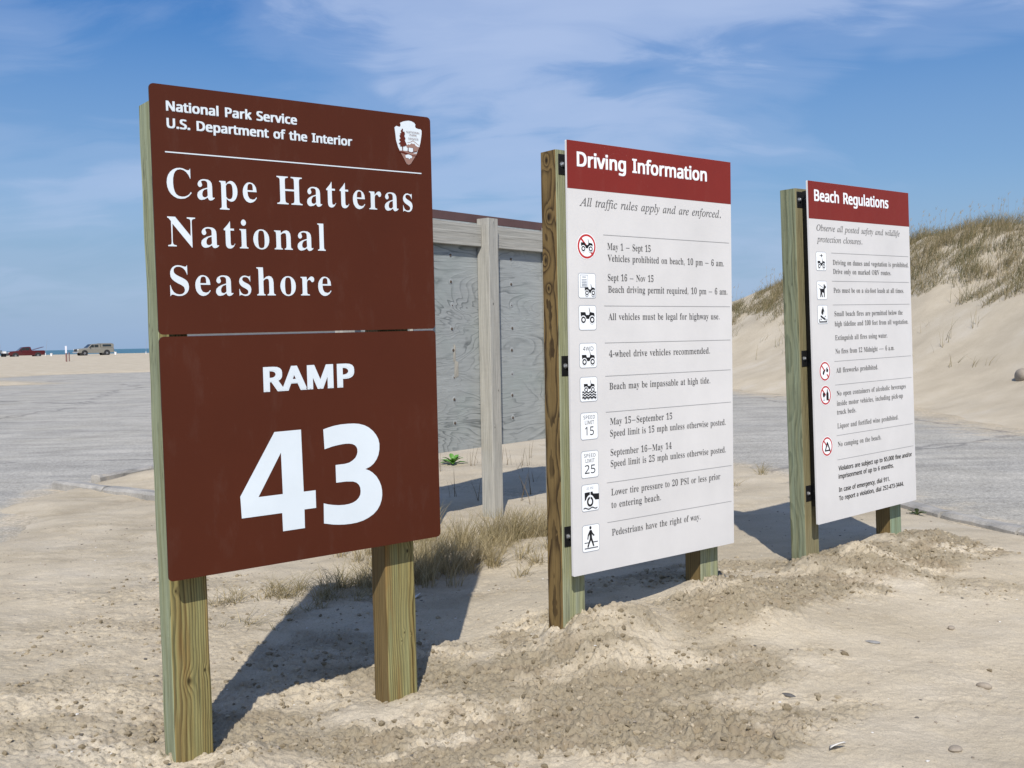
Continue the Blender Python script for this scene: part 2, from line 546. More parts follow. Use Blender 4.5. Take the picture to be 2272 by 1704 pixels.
# asphalt of the parking area and road: one flat sheet that the sand drifts over
def asphalt_material():
    m, t, b = material('worn_asphalt')
    geo = t.nodes.new('ShaderNodeNewGeometry')
    pos = geo.outputs['Position']
    n1 = noise(t, pos, 0.35, 5, 0.6)
    st = noise(t, mapping(t, pos, (0.10, 1.1, 1), (0, 0, 0), (0, 0, R(-9))), 1.0, 6, 0.65, 0.4)
    st2 = noise(t, mapping(t, pos, (0.35, 3.4, 1), (4, 2, 0), (0, 0, R(-4))), 1.0, 5, 0.65, 0.6)
    sp = noise(t, pos, 85.0, 3, 0.75)
    sp2 = noise(t, pos, 26.0, 3, 0.7)
    vo = N(t, 'ShaderNodeTexVoronoi', feature='F1', inp={'Scale': 55.0})
    t.links.new(pos, vo.inputs['Vector'])
    c = ramp(t, mth(t, 'ADD', mth(t, 'MULTIPLY', st, 0.5), mth(t, 'MULTIPLY', st2, 0.5)), [(0.34, (.30, .29, .265)), (0.46, (.39, .373, .335)), (0.62, (.48, .455, .40))])
    c = mixc(t, ramp(t, n1, [(0.5, 0.0), (0.75, 0.6)]), c, (.43, .40, .33))
    du = N(t, 'ShaderNodeAttribute', attribute_name='dust')
    dn = mth(t, 'ADD', du.outputs['Fac'], mth(t, 'MULTIPLY', mth(t, 'SUBTRACT', noise(t, pos, 2.2, 6, 0.7), 0.5), 0.9))
    c = mixc(t, ramp(t, dn, [(0.22, 0.0), (0.50, 0.75), (0.8, 1.0)]), c, (.50, .42, .30))
    c = mixc(t, 0.7, c, ramp(t, sp, [(0.3, .55), (0.5, 1.0), (0.7, 1.35)]), 'MULTIPLY')
    c = mixc(t, 0.35, c, ramp(t, vo.outputs['Color'], [(0.1, .55), (0.5, 1.0), (0.95, 1.4)]), 'MULTIPLY')
    c = mixc(t, 0.6, c, ramp(t, sp2, [(0.35, .70), (0.65, 1.25)]), 'MULTIPLY')
    c = mixc(t, 0.5, c, ramp(t, noise(t, pos, 1.1, 5, 0.7), [(0.35, .72), (0.65, 1.22)]), 'MULTIPLY')
    # one long wandering crack
    cr = N(t, 'ShaderNodeTexVoronoi', feature='DISTANCE_TO_EDGE', inp={'Scale': 0.09, 'Randomness': 1.0})
    t.links.new(mapping(t, pos, (1, 1, 1), (11.3, 4.7, 0)), cr.inputs['Vector'])
    wv = mth(t, 'ADD', cr.outputs['Distance'], mth(t, 'MULTIPLY', mth(t, 'SUBTRACT', noise(t, pos, 0.8, 4), 0.5), 0.10))
    c = mixc(t, mth(t, 'MULTIPLY', ramp(t, mth(t, 'ABSOLUTE', wv), [(0.001, 1.0), (0.006, 0.0)]), 0.5), c, (.10, .10, .105))
    setv(t, b.inputs['Base Color'], c)
    b.inputs['Roughness'].default_value = 0.95
    b.inputs['Specular IOR Level'].default_value = 0.08
    bump(t, b, mth(t, 'ADD', sp, vo.outputs['Distance']), 0.5, 0.006)
    return m


ax_, ay_ = axis(-160, 160, -8, 12, 0.16, 0.03), axis(6.0, 130, 6.0, 20, 0.16, 0.03)
AX, AY = np.meshgrid(ax_, ay_)
me = grid_mesh('asphalt', ax_, ay_, np.full(AX.size, ROAD_Z))
dn_, df_ = sdist(AX.ravel(), AY.ravel(), NEAR), sdist(AX.ravel(), AY.ravel(), FAR)
at = me.attributes.new('dust', 'FLOAT', 'POINT')
at.data.foreach_set('value', np.clip(.55 * np.exp(np.minimum(dn_, 0) / .55) + .6 * np.exp(np.minimum(df_, 0) / 1.6), 0, 1).astype(np.float32))
tag(link('asphalt', me, [asphalt_material()]), kind='structure')


# sea
def sea_material():
    m, t, b = material('sea_water')
    geo = t.nodes.new('ShaderNodeNewGeometry')
    pos = geo.outputs['Position']
    n = noise(t, mapping(t, pos, (0.02, 0.05, 1)), 1.0, 6, 0.65)
    c = ramp(t, n, [(0.35, (.030, .115, .150)), (0.6, (.055, .165, .195)), (0.74, (.11, .24, .27))])
    setv(t, b.inputs['Base Color'], c)
    b.inputs['Roughness'].default_value = 0.35
    bump(t, b, noise(t, mapping(t, pos, (0.15, 0.5, 1)), 1.0, 6, 0.7), 0.9, 0.6)
    return m


mb = MB()
mb.face([(-20000, 190, -1.7), (20000, 190, -1.7), (20000, 26000, -1.7), (-20000, 26000, -1.7)])
tag(mb.build('sea', sea_material(), recalc=False), kind='structure')

# concrete kerbs
M_KERB = None


def concrete_material():
    m, t, b = material('weathered_concrete')
    v = objco(t)
    n1, n2 = noise(t, v, 5.0, 6, 0.65), noise(t, v, 70.0, 3, 0.7)
    c = ramp(t, n1, [(0.32, (.25, .24, .22)), (0.6, (.39, .37, .335)), (0.75, (.47, .42, .34))])
    c = mixc(t, 0.5, c, ramp(t, n2, [(0.3, .65), (0.7, 1.25)]), 'MULTIPLY')
    setv(t, b.inputs['Base Color'], c)
    b.inputs['Roughness'].default_value = 0.9
    bump(t, b, mth(t, 'ADD', n1, n2), 0.5, 0.006)
    return m


M_KERB = concrete_material()


def kerb(pts, wid, z0, z1, gap=0.012):
    mb = MB()
    for (a, b_) in zip(pts[:-1], pts[1:]):
        a, b_ = Vector((*a, 0)), Vector((*b_, 0))
        d = (b_ - a).normalized()
        nrm = Vector((-d.y, d.x, 0))
        L = (b_ - a).length
        k = max(1, int(L / 0.12))
        prof = [(-wid / 2, z0), (-wid / 2, z1 - .025), (-wid / 2 + .03, z1), (wid / 2 - .03, z1), (wid / 2, z1 - .025), (wid / 2, z0)]
        rows = []
        for i in range(k + 1):
            s = gap + (L - 2 * gap) * i / k
            row = []
            for u, zz in prof:
                p = a + d * s + nrm * u
                jx = random.uniform(-.006, .006)
                row.append(mb.bm.verts.new((p.x + jx, p.y + random.uniform(-.006, .006), zz + (random.uniform(-.006, .006) if zz > z0 else 0))))
            rows.append(row)
        for i in range(k):
            for j in range(5):
                mb.bm.faces.new((rows[i][j], rows[i][j + 1], rows[i + 1][j + 1], rows[i + 1][j]))
        mb.bm.faces.new(rows[0])
        mb.bm.faces.new(rows[-1][::-1])
    return tag(mb.build('kerb', M_KERB), kind='structure')


kerb([(-5.15, 11.66), (-4.32, 11.02), (-3.3, 10.27), (-2.9, 9.97)], 0.16, -0.25, 0.065)
kerb([(-4.86, 11.98), (-4.52, 12.75), (-4.0, 14.1)], 0.15, -0.25, 0.075)
kerb([(3.30, 10.6), (3.52, 9.45), (3.66, 8.72), (3.92, 7.92), (4.35, 6.95), (4.95, 5.95)], 0.16, -0.25, 0.022)

# ------------------------------------------------------------------ lettering outlines
GL = r"""B,;%:29Q:;9}:C:K:c:K:e:G:X9y:H9Q
B-;8:1:r:1;3;+;3;+:r
B.;%:Q9x:I9z:B:$:>:,:<:6:>:A:B:H:I:K:Q:M:Y:K:a:H:e:A:g:6:e:,:a:$:Y9z
B0<0;*9z:h:$:Q:0:B:C:7:[:1:{:/;E:1;h:7<-:B<F:Q<X:h<d;*<h;E<d;Z<X;j<F;u<-;{;h<#;D;{:z;u:[;j:C;Y:0;D:$|;*:6;::=;C:Q;G:r;H;D;G;p;C<7;:<K;*<Q:t<K:k<7:f;p:d;D:f:r:k:Q:t:=
B1<0:E:#:E:6:a:6:i:7:n:::q:A:r:L:r<D:Z<+:P;}:F;z:>;}:8<(:4<0:2<::I<B:g<T;$<f;K<f;K:L;N:<;S:7;]:6;x:6;x:#
B2<0:0:#:0:G:b:z;);G;3;V;9;f;<;v;=<.;;<>;6<J;.<P:}<S:m<O:d<D:_<2:];r:K;s:=;y:4<*:1<::3<E:9<P:D<Z:R<b:e<g:}<h;D<d;]<X;l<G;q</;m;r;_;X;C;::r:j:P:I;F:I;P:J;X:O;_:V;c:a;e:l;y:l;x:#
B4<0:a:#:a:6:k:6:u:7;$::;+:A;-:N;-:c:(:c:(:x;0<e;_<e;_:z<):z<):c;_:c;_:N;a:A;g::;p:7;{:6<%:6<%:#|:@:z;-:z;-;[;.;};0<D;+<9:}<+:t;v:n;m
B5<0:w9z:a9{:N:&:A:-:8:6:3:?:1:I:3:T:9:[:A:`:L:a:P:N:T:E:[:>:f:::r:8;#:9;.:=;6:D;=:N;A:];C:o;@;,;7;;;(;E:n;H:X;F:H;B:8;H:C<e;k<e;m<&;X<&;V<2;Q<;;M<>;F<?:X<?:S;Y:d;]:y;_;C;Y;_;L;q;5;w:o;u:Z;o:I;f:<;Y:2;L:*;=:$
B6<0;.9z:p:#:[:-:J:<:>:S:6:p:3;;:5;V:9;p:@<-:K<A:X<Q:j<^;#<f;;<h;N<g;_<c;j<];q<T;v<L;w<B;u<8;n<0;b<*;N<(;L<<;F<M;@<R;8<S;%<N:q<<:h;y:c;S:u;[;);_;9;`;T;[;k;M;x;7<#:s;x:Q;i:7;P:%|;/:7;;::;D:D;I:U;K:o;I;.;C;>;9;G;,;K:};I:r;E:c;::f:j:n:L:z:<
BA<N9y:#9y:-:):/:0:3:6:<:=:I;3<^;<<^<4:O<B:5<H:/<R:-<R:#;?:#;?:-;S:1;Z:;;T:M;J:g:X:g:K:G:J:A:I:<:O:1:c:-:e:-:e:#|:^:u;E:u;#;m
BB<Q:,:#:,:-:::/:C:4:H:>:I:M:I<,:G<B:C<H:><L:,<O:,<X;:<X;Z<V;s<O<,<E<7<6<:;}<4;d;{;R;[;H<(;<<>;(<E:g<?:J<.:5;j:(;C:#|;&;J;*;J;A;L;P;T;X;c;Z;z;X<4;S<B;H<J;8<M;/<L;*<H;&<7|;;:0;M:3;Z:=;a:M;c:e;`;#;W;4;G;=;/;@;&;@;&:E;(:;;+:5;1:1
BC<_;L9x;-9{:j:.:Q:@:@:X:5:v:1;>:5;`:@;}:R<;:j<M;.<Y;N<^;h<Z<,<P<6<N<@<Q<F<^<N<^<N;g<F;g<8<*<%<?;j<M;Q<R;;<M;*<@:w<+:o;e:m;=:p:r:x:T;,:@;?:4;W:0;l:2<&::<::G<J:Y<T:P<::5;s:#
BD<m:.:#:.:-:;:/:C:3:H:;:I:I:I</:G<?:B<I:9<N:+<O:+<X;;<X;a<T<%<K<?<:<P<#<[;a<_;><Y:n<K:M<3:6;j:);>:#|;;:0;O:3;`:;;m:I;x:j;};?;z;d;r<(;e<<;R<I;;<M;1<K;+<H;(<@;&<4;&:H;(:<;+:5;1:1
BE<Q:+:#:+:,:::.:C:3:H:<:J:K:J<,:H<>:C<I::<N:,<O:,<X<;<X<;;m<4;m<,<.;w<?;a<H;@<K;0<J;,<H;)<D;&<6;&;G;-;G;@;J;N;R;V;c;];z;e;z;e:`;]:`;Y:r;U;&;N;0;D;7;8;:;);;;&;;;&:F;):;;,:5;3:3;?:2;V:3;j:7;y:?<-:I<8:X<B:m<K:m<=:#
BH<{:,:#:,:-:::/:C:4:H:=:I:L:I<1:H<?:C<H::<M:,<O:,<X;E<X;E<O;2<L;-<I;)<D;&<1;&;I;x;I;x<1;v<D;s<I;m<L;Y<O;Y<X<s<X<s<O<d<M<Z<H<V<?<U<1<U:L<V:><[:4<d:/<s:-<s:#;Y:#;Y:-;h:/;r:3;v:<;x:L;x;:;&;:;&:L;):=;-:4;6:/;E:-;E:#
BI;N:+:#:+:-:9:/:C:4:H:<:J:J:J<5:H<B:D<J::<N:+<O:+<X;F<X;F<O;7<N;.<J;)<B;&<5;&:K;*::;-:5;3:1;G:-;G:#
BL<I:,:#:,:-:::/:C:4:H:=:I:L:I<1:H<@:C<H::<M:,<O:,<X;I<X;I<O;4<M;.<J;*<D;&<1;&:M;):<;+:7;0:4;A:2;W:3;j:8;y:@<-:L<7:]<@:r<J:r<=:#
BM=Y:+:#:+:-:9:/:C:4:H:=:J:L:J<3:G<D:D<I:><L:+<O:+<X;(<X;k:l<U<X=Q<X=Q<O=C<M=:<H=6<?=4<1=4:O=6:9=::3=?:0=P:-=P:#<::#<::-<L:0<R:4<U::<W:N<W<;;]:#;S:#:Y<6:Y:L:Z:<:a:3:k:.:z:-:z:#
BN<l<=9x:Y;}:Y:K:[:<:`:3:i:/:x:-:x:#:-:#:-:-:?:0:D:3:H:9:J:K:J<6:6<M:-<O:-<X:s<X<7:y<7<1<5<C<2<H<,<L;s<O;s<X<e<X<e<O<U<M<M<H<H<?<G<0<G9x
BO<};N9x;69z:y:(:e:3:S:A:E:R:::h:4;$:2;>:4;V::;n:E<):S<;:f<I:z<T;8<[;Q<^;j<[<&<T<:<I<L<;<Z<*<e;o<l;W<n;><l;$<e:h<Z:R<K:A<::3<$:(;h9z|;P:*;f:.;v:;<):Q</:p<2;><.;m;{<6;h<K;N<R;9<M;)<@:w<+:p;f:n;>:r:h;$:F;8:1
BP<E:,:#:,:-:::/:C:4:H:=:I:L:I<1:H<?:C<H::<M:,<O:,<X;7<X;]<V;u<P<+<G<7<;<><,<@;s<;;X<+;D;j;7;E;3;&;3;&:L;):=;-:4;6:/;E:-;E:#|;&;?;1;?;F;B;T;J;];Z;_;r;]</;V<?;J<H;8<L;0<K;+<H;(<C;&<;
BR<a:,:#:,:-:::/:C:4:H:=:I:L:I<1:H<?:C<H::<M:,<O:,<X;8<X;e<T<,<I<><6<E;t<?;[<.;H;j;<<L:=<V:1<]:.<d:-<e:-<e:#;v:#;1;6;&;6;&:L;):=;-:4;6:/;E:-;E:#|;&;A;2;A;H;D;X;M;b;^;e;u;`<6;R<F;<<L;1<J;+<G;(<@;&<5
BS<7:99x:9:t:C:t:M:S:]:=:p:0;.:+;?:.;L:6;U:B;W:Q;Q:f;<:u:v;+:];::J;J:@;]:=;s:?<-:F<=:P<K:_<U:o<[;(<^;?<[;Y<T;_<S;c<R;j<U;m<^;w<^;w;m;n;m;h<$;`<4;T<A;H<J;;<P;-<R:w<P:k<I:c<?:a<2:c<%:j;u:t;m;*;d;K;T;^;K;l;A;v;6;};*<%:v<(:g<$:R;v:A;j:3;X:(;D9z;,9x:t9y:d:#:U:):N:*:G:(:C9x
BV<J;69w::<2:/<F:(<L9v<O9v<X;5<X;5<O:x<L:s<H:q<A:v<1;M:m;{<1<$<@<#<H;x<L;b<O;b<X<Q<X<Q<O<H<N<@<J<:<A<3<3;?9w
Ba;y;K9x;=9z;4:);0:5:q:$:T9y:D9{:8:*:1:5:.:D:3:X:D:i:`:w;/;+;/;E;.;Q;);Y:z;_:o;a:_;^:X;U:^;L:b;@:a;7:[;1:T;-:K;+:A;-::;2:6;9:4;B:7;M:=;W:F;`:S;g:d;k:v;l;<;i;P;_;[;M;_;5;_:C;`:8;e:5;m:9;r:2;`:#|:q:5:}:8;/:D;/:z:r:q:e:b:`:N:d:;
Bb<(:99w:9<6:9<C:6<J:1<N:(<P:(<X:j<X:j;W;#;g;:;l;K;j;Z;b;g;V;p;G;v;4;x:x;v:`;n:J;c:8;S:*;A9{;,9x:o:#:X:2:?9w|;&:+;6:/;@:=;E:S;G:u;E;7;@;I;6;T;(;X:z;W:s;S:m;M:j;E:j:F:m:7:t:.
Bc;`:s9x:a9{:O:):A:6:7:F:0:Y:.:p:0;.:8;B:D;S:T;a:h;j:};m;9;j;I;b;S;U;W;G;U;>;Q;8;K;3;B;2;7;5;0;<;.;I;.;O;/;T;+;^:z;a:j;Z:`;H:];*:`:b:j:J:x:<;2:7;C:;;T:H;Z:B;H:/;39}
Bd<-:k9x:Y9{:K:):?:5:5:E:0:X:.:o:0;.:6;C:@;T:M;b:];j:n;l;*;g;;;X;;<<;:<E;6<K;/<N;#<P;#<X;m<X;m:J;o:8;t:4<$:2<$:);`:&;;9x;;:7;*:$|:{:2;):4;1:9;7:@;;:J;;;E;9;M;3;S;,;W:};X:o;T:f;I:a;5:`:r:a:U:f:A:n:6
Be;c:r9x:`9{:N:):A:6:6:F:0:[:.:t:0;1:7;D:B;T:O;b:a;j:t;l;4;g;H;X;U;A;Y:};Y:x:_:x:d:U:r:@;0:9;B:?;S:O;Z:H;H:1;2:#|:_;,;1;,;1;7;0;J;-;W;%;_:v;a:i;[:b;L:_;2
Bf;7:+:#:+:,:8:/:=:5:>:I:>;V:,;V:,;h:>;h:><$:B<<:N<N:c<Y:}<];6<Z;D<S;M<H;P<<;N<2;J<+;D<&;<<%;4<&;.<+;*<0;(<7;,<F;.<I;/<L;-<P;%<R:v<P:r<K:o<7:o;h;2;h;2;V:o;V:o:E:p:8:t:1:}:-;0:,;0:#
Bg;q:n96:P98:<9?:/9J:+9W:29f:F9p:5:#:0:3:2:?:9:I:E:R:W:[:A:h:4:y:/;6:1;E:8;R:B;]:P;e:a;j:t;l;.;j;A;e;k;e;k;R;R;R;[;C;_;2;];#;V:q;M:f;A:_;2:Y:{:W:s:X:l:X:d:W:]:S:X:N:V:H:[:?:l:=;#:=;;:;;M:8;[:3;d:*;i9x;k9k;e9T;T9D;:99|:t:c;$:f;+:n;/:{;0;5;/;I;+;V;$;_:t;a:j;_:c;V:_;I:^;5:_:{:c:n:j:f|:u9B;99E;J9M;P9[;N9d;I9h;@9k;29l:T9l:L9c:I9X:K9O:S9H:b9D
Bh<2:-:#:-:,:5:-:::1:=:7:>:@:><;:=<D:;<K:6<N:-<P:-<X:o<X:o;Q;+;f;F;l;_;f;m;S;r;6;r:@;s:7;v:1;{:-<*:,<*:#;1:#;1:,;3:,;>:1;B:@;B;8;?;M;:;R;1;T:};O:o;B:o:@:r:1:w:-;%:,;%:#
Bi;/:V<):M<+:D<0:?<8:=<B:?<L:D<T:M<Z:V<]:a<Z:i<T:o<L:q<B:o<8:i<0:a<+|:-:#:-:,:6:.:;:1:=:7:>:@:>;J:;;Z:7;^:.;`:.;h:o;h:o:@:r:1:w:.;%:,;%:#
Bk<&:-:#:-:,:5:.:;:1:=:7:>:@:><;:<<K:7<N:.<P:.<X:o<X:o:y;=;H;D;P;F;W;B;^;4;`;3;`;3;h;z;h;z;`;g;Z;U;N;;;4;z:5<(:.<0:,<0:#;5:#;5:,;8:,;A:.;D:4;@:=:v:o:o:h:o:@:r:1:w:.;%:,;%:#
Bl;0:-:#:-:,:6:.:;:1:=:7:>:@:><;:<<K:7<N:.<P:.<X:o<X:o:@:r:1:w:.;%:,;%:#
Bm=1:-:#:-:,:5:-:::1:=:7:>:@:>;K:;;Z:6;_:-;`:-;h:n;h:n;P;*;e;C;l;V;i;e;_;m;O<*;e<E;l<^;f<l;S<q;6<q:@<t:1<y:-=(:,=(:#<1:#<1:,<9:-<=:1<A:@<A;8<>;M<9;R<1;T;};O;o;C;o:@;r:1;w:-<%:,<%:#;0:#;0:,;8:-;<:1;@:@;@;8;=;M;8;R;0;T:z;O:n;B:n:@:q:1:v:.;$:,;$:#
Bn<2:-:#:-:,:5:-:::1:=:7:>:@:>;K:;;Z:6;_:-;`:-;h:o;h:o;R;+;f;F;l;_;f;m;S;r;6;r:@;s:7;v:1;{:-<*:,<*:#;1:#;1:,;3:,;>:1;B:@;B;8;?;M;:;R;1;T:};O:o;B:o:@:r:1:w:-;%:,;%:#
Bo;u:y9x:d9{:Q:*:B:6:7:G:0:[:-:r:0;/:7;C:B;T:Q;b:d;j:y;l;5;j;G;b;V;T;b;D;i;0;k:r;i:Z;b:F;V:6;G:);59{|:y:*;,:-;4:7;9:M;::r;8;>;4;S;,;_:y;b:m;_:e;S:a;>:_:r:a:M:e:7:m:-
Bp<.:-96:-9>:89A:=9J:>9]:>;F:=;R:;;Z:6;^:.;`:.;h:m;h:m;O:x;`;.;i;?;m;P;j;_;b;k;U;t;E;z;2;}:u;z:^;t:H;k:7;_:*;O9{;=9x;&:#:o:4:o9`:q9K:t9E:x9A;/9?;/96|;.:2;;:6;D:B;I:V;J:r;I;4;E;H;=;S;/;W:z;R:o;B:o:F:y:7
Bq<*:}96:}9?;09@;79C;;9I;<9R;<:2;):#:l9x:Z9{:K:):?:5:6:D:0:W:.:m:1;,:8;A:C;S:S;a:f;j:z;m;7;h;M;Y;g;m;m;m;m9R;n9I;p9C;u9@<$9?<$96|;$:3;-:4;4:8;9:>;<:F;<;E;9;S;2;];%;`:p;[:f;O:a;9:_:s:a:V:f:B:p:7
Br;]:-:#:-:,:6:.:;:1:=:7:>:@:>;J:=;T:;;[:6;_:.;`:.;h:n;h:n;J:w;X;*;d;5;j;A;l;M;j;V;e;[;];^;Q;[;H;W;A;P;=;H;;;@;<;;;?;3;I;/;M;*;N:};L:v;E:q;::p;,:p:@:q:6:t:1:}:.;/:,;/:#
Bs;]:q9x:b9z:O:&:I:(:B:%:>9y:69y:6:Y:?:Y:E:F:O:7:]:.:k:+:v:-;$:1;*:8;,:A;(:N:s:X:Y:f:J:o:?:z:9;-:6;:::;N:D;^:U;i:l;m:x;k;/;g;3;f;6;e;;;g;?;m;F;m;F;;;>;;;7;K;.;W:};_:p;a:f;`:_;[:Z;U:X;N:Z;F:_;@:n;6;,;+;;:{;E:q;K:d;M:S;I:>;>:-;-9{
Bt;>:c9x:P9{:E:):>:6:<:H:<;W:.;W:.;c:P<-:e<H:m<H:m;h;4;h;4;W:m;W:m:M:p:=:s:9:y:8;+:<;3:I;;:E;/:0:w9}
Bu</:f9x:R9{:E:-:=:=:;:T:;;H:8;Y:3;^:*;`:*;h:l;h:l:I:m:A:p:;:v:7;#:6;3::;>:E;>;H;=;S;:;Z;5;_;+;`;+;h;o;h;o:G;p:=;s:7;x:4<(:3<(:*;c:(;>9x;>:8;5:.;):%:u9z
Bv;f:l9x:7;H:/;Y:*;^9};`9};h:w;h:w;`:s;`:i;^:e;V:f;R;(:b;B;J;E;T;@;];2;`;2;h;e;h;e;`;];];W;W;N;F:u9x
Bw<M:b9x:,;P:&;Z9x;`9x;h:j;h:j;`:a;^:^;V:_;Q:a;J:x:d;5;B;0;Q;+;]:y;`:y;h;o;h;o;`;d;];a;V;a;R;b;O;u:l<3;L<5;V<2;]<%;`<%;h<S;h<S;`<M;_<H;Z<B;M;e9x;]9x;;;.:k9x
Bx;m:%:#:%:+:5:3:C:@:b:i:9;P:0;Z:%;`:%;h:y;h:y;`:o;^:k;X:p;N;(;3;<;L;A;W;@;[;=;^;0;`;0;h;h;h;h;a;Y;Y;K;K;/;(;_:6;d:/;m:,;m:#:s:#:s:,;$:.;):3:}:B:j:^:U:C:N:5:R:.:^:+:`:+:`:#
By;c:>96:398:)9>9}9G9z9R9{9Z:%9b:-9h:69i:>9h:D9d:H9_:I9V:I9S:I9P:J9L:O9K:U9N:^9W:f9g:k9{:6;I:0;V:,;]9{;`9{;`9{;h:v;h:v;`:i;^:f;Z:e;U:f;Q:g;L;):`;?;E;B;N;C;U;B;Z;?;^;1;`;1;h;c;h;c;`;[;^;W;X;N;E:v9q:f9L:]9A:T9;:J97
I.;%:Q9x:I9z:B:$:>:,:<:6:>:A:B:H:I:K:Q:M:Y:K:a:H:e:A:g:6:e:,:a:$:Y9z
IA<]9R:#9S:*9i:0:#:@:Z;&<%<b<-<b<#:A<%:7<+:0<4:,<B:*<@:#;::#;<:*;?:*;L:,;T:1;Y:;;[:K;]:t:g:t:_:p:E:Q:8:@:4:6:5:0:9:-:K:*:J:#|:m;&;^;&;b<+
IO<w;09x:o9{:Y:):G:6:::G:1:]:/:v:1;4:7;J:A;a:N;v:_<0:q<@;+<N;@<Y;V<`;m<b<-<`<C<W<T<J<b<8<j;}<l;d<k;P<f;=<_;*<T:q<<:N<-:@;w:4;U:#|;0:);A:+;R:2;b:>;q:L<#:^<0:r<9;.<?;D<D;[<E;s<B<4<8<H<)<S;m<W;Z<U;H<M;7<@;&</:r;t:f;[:Y;6:U:j:X:M:c:9:t:-
Ia;x:=9y:19{:(:)9}:59z:D:#:a:-;#:=;>:Q;U:i;f;(;k;8;g;@;X;E;g;_;g;@:Q;;::;<:7;A:5;J:;;Y:L;_:H;D:*;.9y:}:#:y:/:}:@;+:`:r:C:a:0:O:#|:M:4:U:6:_:<:q:O;):l;5;1;9;M;5;];(;b:r;^:c;Q:T;=:I;#:A:b:?:I:B:9
Ib;w:M9y:;9{:-:&:$:.9{:69}:=:P<>:R<H:R<N:Q<S:O<V:C<X:=<X:?<_:S<a:b<d:s<h:v<h:v<e:W;I:j;]:};h;7;k;J;h;X;^;c;M;f;9;d;$;]:j;Q:V;C:D;2:5:x:*:c9{|:S:):g:,:y:8;0:I;<:`;D:x;G;5;E;E;?;P;5;W;);Z:r;V:d;K:W;9:M:x:?:E:=:7:B:,
Ic;b:V9y:A:#:1:/:&:B:#:Z:$:l:*:}:2;4:<;C:I;P:W;[:p;g;0;k;>;i;H;d;O;[;Q;Q;P;I;M;C;G;?;A;>;6;B;2;L;3;R;7;X;9;Z;:;^;7;a;/;b:v;_:f;S:W;C:K;.:D:p:B:Z:D:H:J:;:T:2:b:/:}:7;>:M;C:G;,:1:n:#
Id<$:C9y:49}:):+9{:89y:I9z:Y:&:m:/;%::;9:G;I:V;W:b;a:n;g;,;k;<;h;E;`;T<D;U<I;V<N;U<R;R<U;F<W;A<W;B<_;f<d;v<h;y<e;y<b;x<_;D:L;B:B;A::;C:5;I:3;T:9;f:L;k:H;O:*;D9{;89y;,:#;&:1;*:C;1:]:x:A:g:/:U:#|:Q:2:Z:4:e:::x:O;/:l;;;2;@;N;?;V;;;^;6;b;/;c:x;_:g;R:W;?:J;$:A:c:>:K:?:@:C:8:I:3
Ie;]:P9z:=:#:.:.:$:?9{:U:#:g:):x:0;/:;;?:H;N:V;Z:o;g;.;k;;;j;E;e;K;];M;Q;G;=;4;+:n:u:C:l:A:`:@:U:D:A:N:5:`:1:y:8;::M;@:H;/:6:w:*:e9}|:D:t:c:{:y;/;.;@;2;T;/;_;%;b:t;`:i;X:_;M:T;?:K;.
If;/9e9/9[919T959P9;9N9B9Q9M9[9Q9d9N9g9F9f9A9d9=9e9:9h999q9<9x9F:$9W:+9q:H;Y:&;Y:*;e:J;e:N;w:X<=:h<T:{<d;8<h;D<g;M<b;T<Y;V<O;R<D;F<@;<<C;9<M;:<Q;:<T;<<X;9<];3<_;&<Z:v<K:o<4:g;e;5;e;3;Y:e;Y:V:p:F:(:=9f:49Q:(9?9t93
Ii;$:b<9:[<::U<>:Q<C:P<J:Q<P:U<V:[<Z:b<[:i<Z:n<V:r<P:t<J:r<C:o<>:i<:|:49y:(:$:#:2:%:?:*:O:@;E:A;K:B;P:A;V:=;Y:-;]:.;b:D;e:T;h:c;k:f;j:f;g:f;d:e;a:D:K:A:>:C:7:H:4:T:;:f:N:k:I:W:2:E:$
Il:{:49y:-9z:(:$:#:*9}:1:$:?:+:V:U<B:W<L:V<S:R<W:A<Y:B<`:X<c:h<f:w<h:z<h:{<e:y<^:C:N:@:=:A:7:F:5:Q:;:b:M:g:H:X:6:K:*:>9}
In<*;;9y;49z;/:#;+:*;*:2;.:E;8:k;E;K;C;S;<;U;6;T;.;P:u;@:b;+:R:l:F:M:9:#9w:#:?;::C;O:B;U:?;X:/;Z:-;Z:.;a:F;e:V;h:f;k:g;j:g;g:R;$:l;C;*;Y;?;f;P;j;_;f;d;W;c;J;_;;;K:P;H:D;G:=;H:7;N:5;Y:<;i:Q;n:M;^:4;L:$
Io;}:Y9y:B:#:1:/:%:@9{:W:#:k:+;$:5;7:C;H:S;V:e;b:w;i;1;k;H;g;Z;[;f;J;j;3;h:{;c:j;Y:X;N:I;A:;;2:/:s:#|:]:*:k:,:x:4;+:@;6:O;?:a;E:s;J;,;K;=;H;Q;?;^;/;b:w;_:g;R:W;?:K;(:C:g:@:N:B:>:G:3:P:,
Ip;w9L919N979[999e9=9j9E9o9Q:?;B:A;I:B;O:A;U:>;X:,;[:.;b:C;d:S;g:c;k:f;h:e;b:];I:o;[;);g;=;k;N;h;[;_;d;P;g;=;e;);^:m;S:Y;F:F;6:7;$:+:k9}:V9y:H9{:=:&:39S:/9C:19>:69::J97:I91|:V:):e:+:s:3;%:>;1:M;::_;B:r;F;+;H;>;F;J;B;S;:;Y;0;[:x;W:i;J:[;7:R:v:E:D:D:>:C:8:H:,
Ir;<9w:#:;;4:@;N:?;T:;;W:*;Z:+;a:B;e:Q;h:`;k:c;j:c;g:Q;%:j;L;#;d;4;k;:;j;?;g;B;a;C;Y;A;Q;=;J;7;F;0;D;%;H:};L:z;R:`;0:I:[:8:#
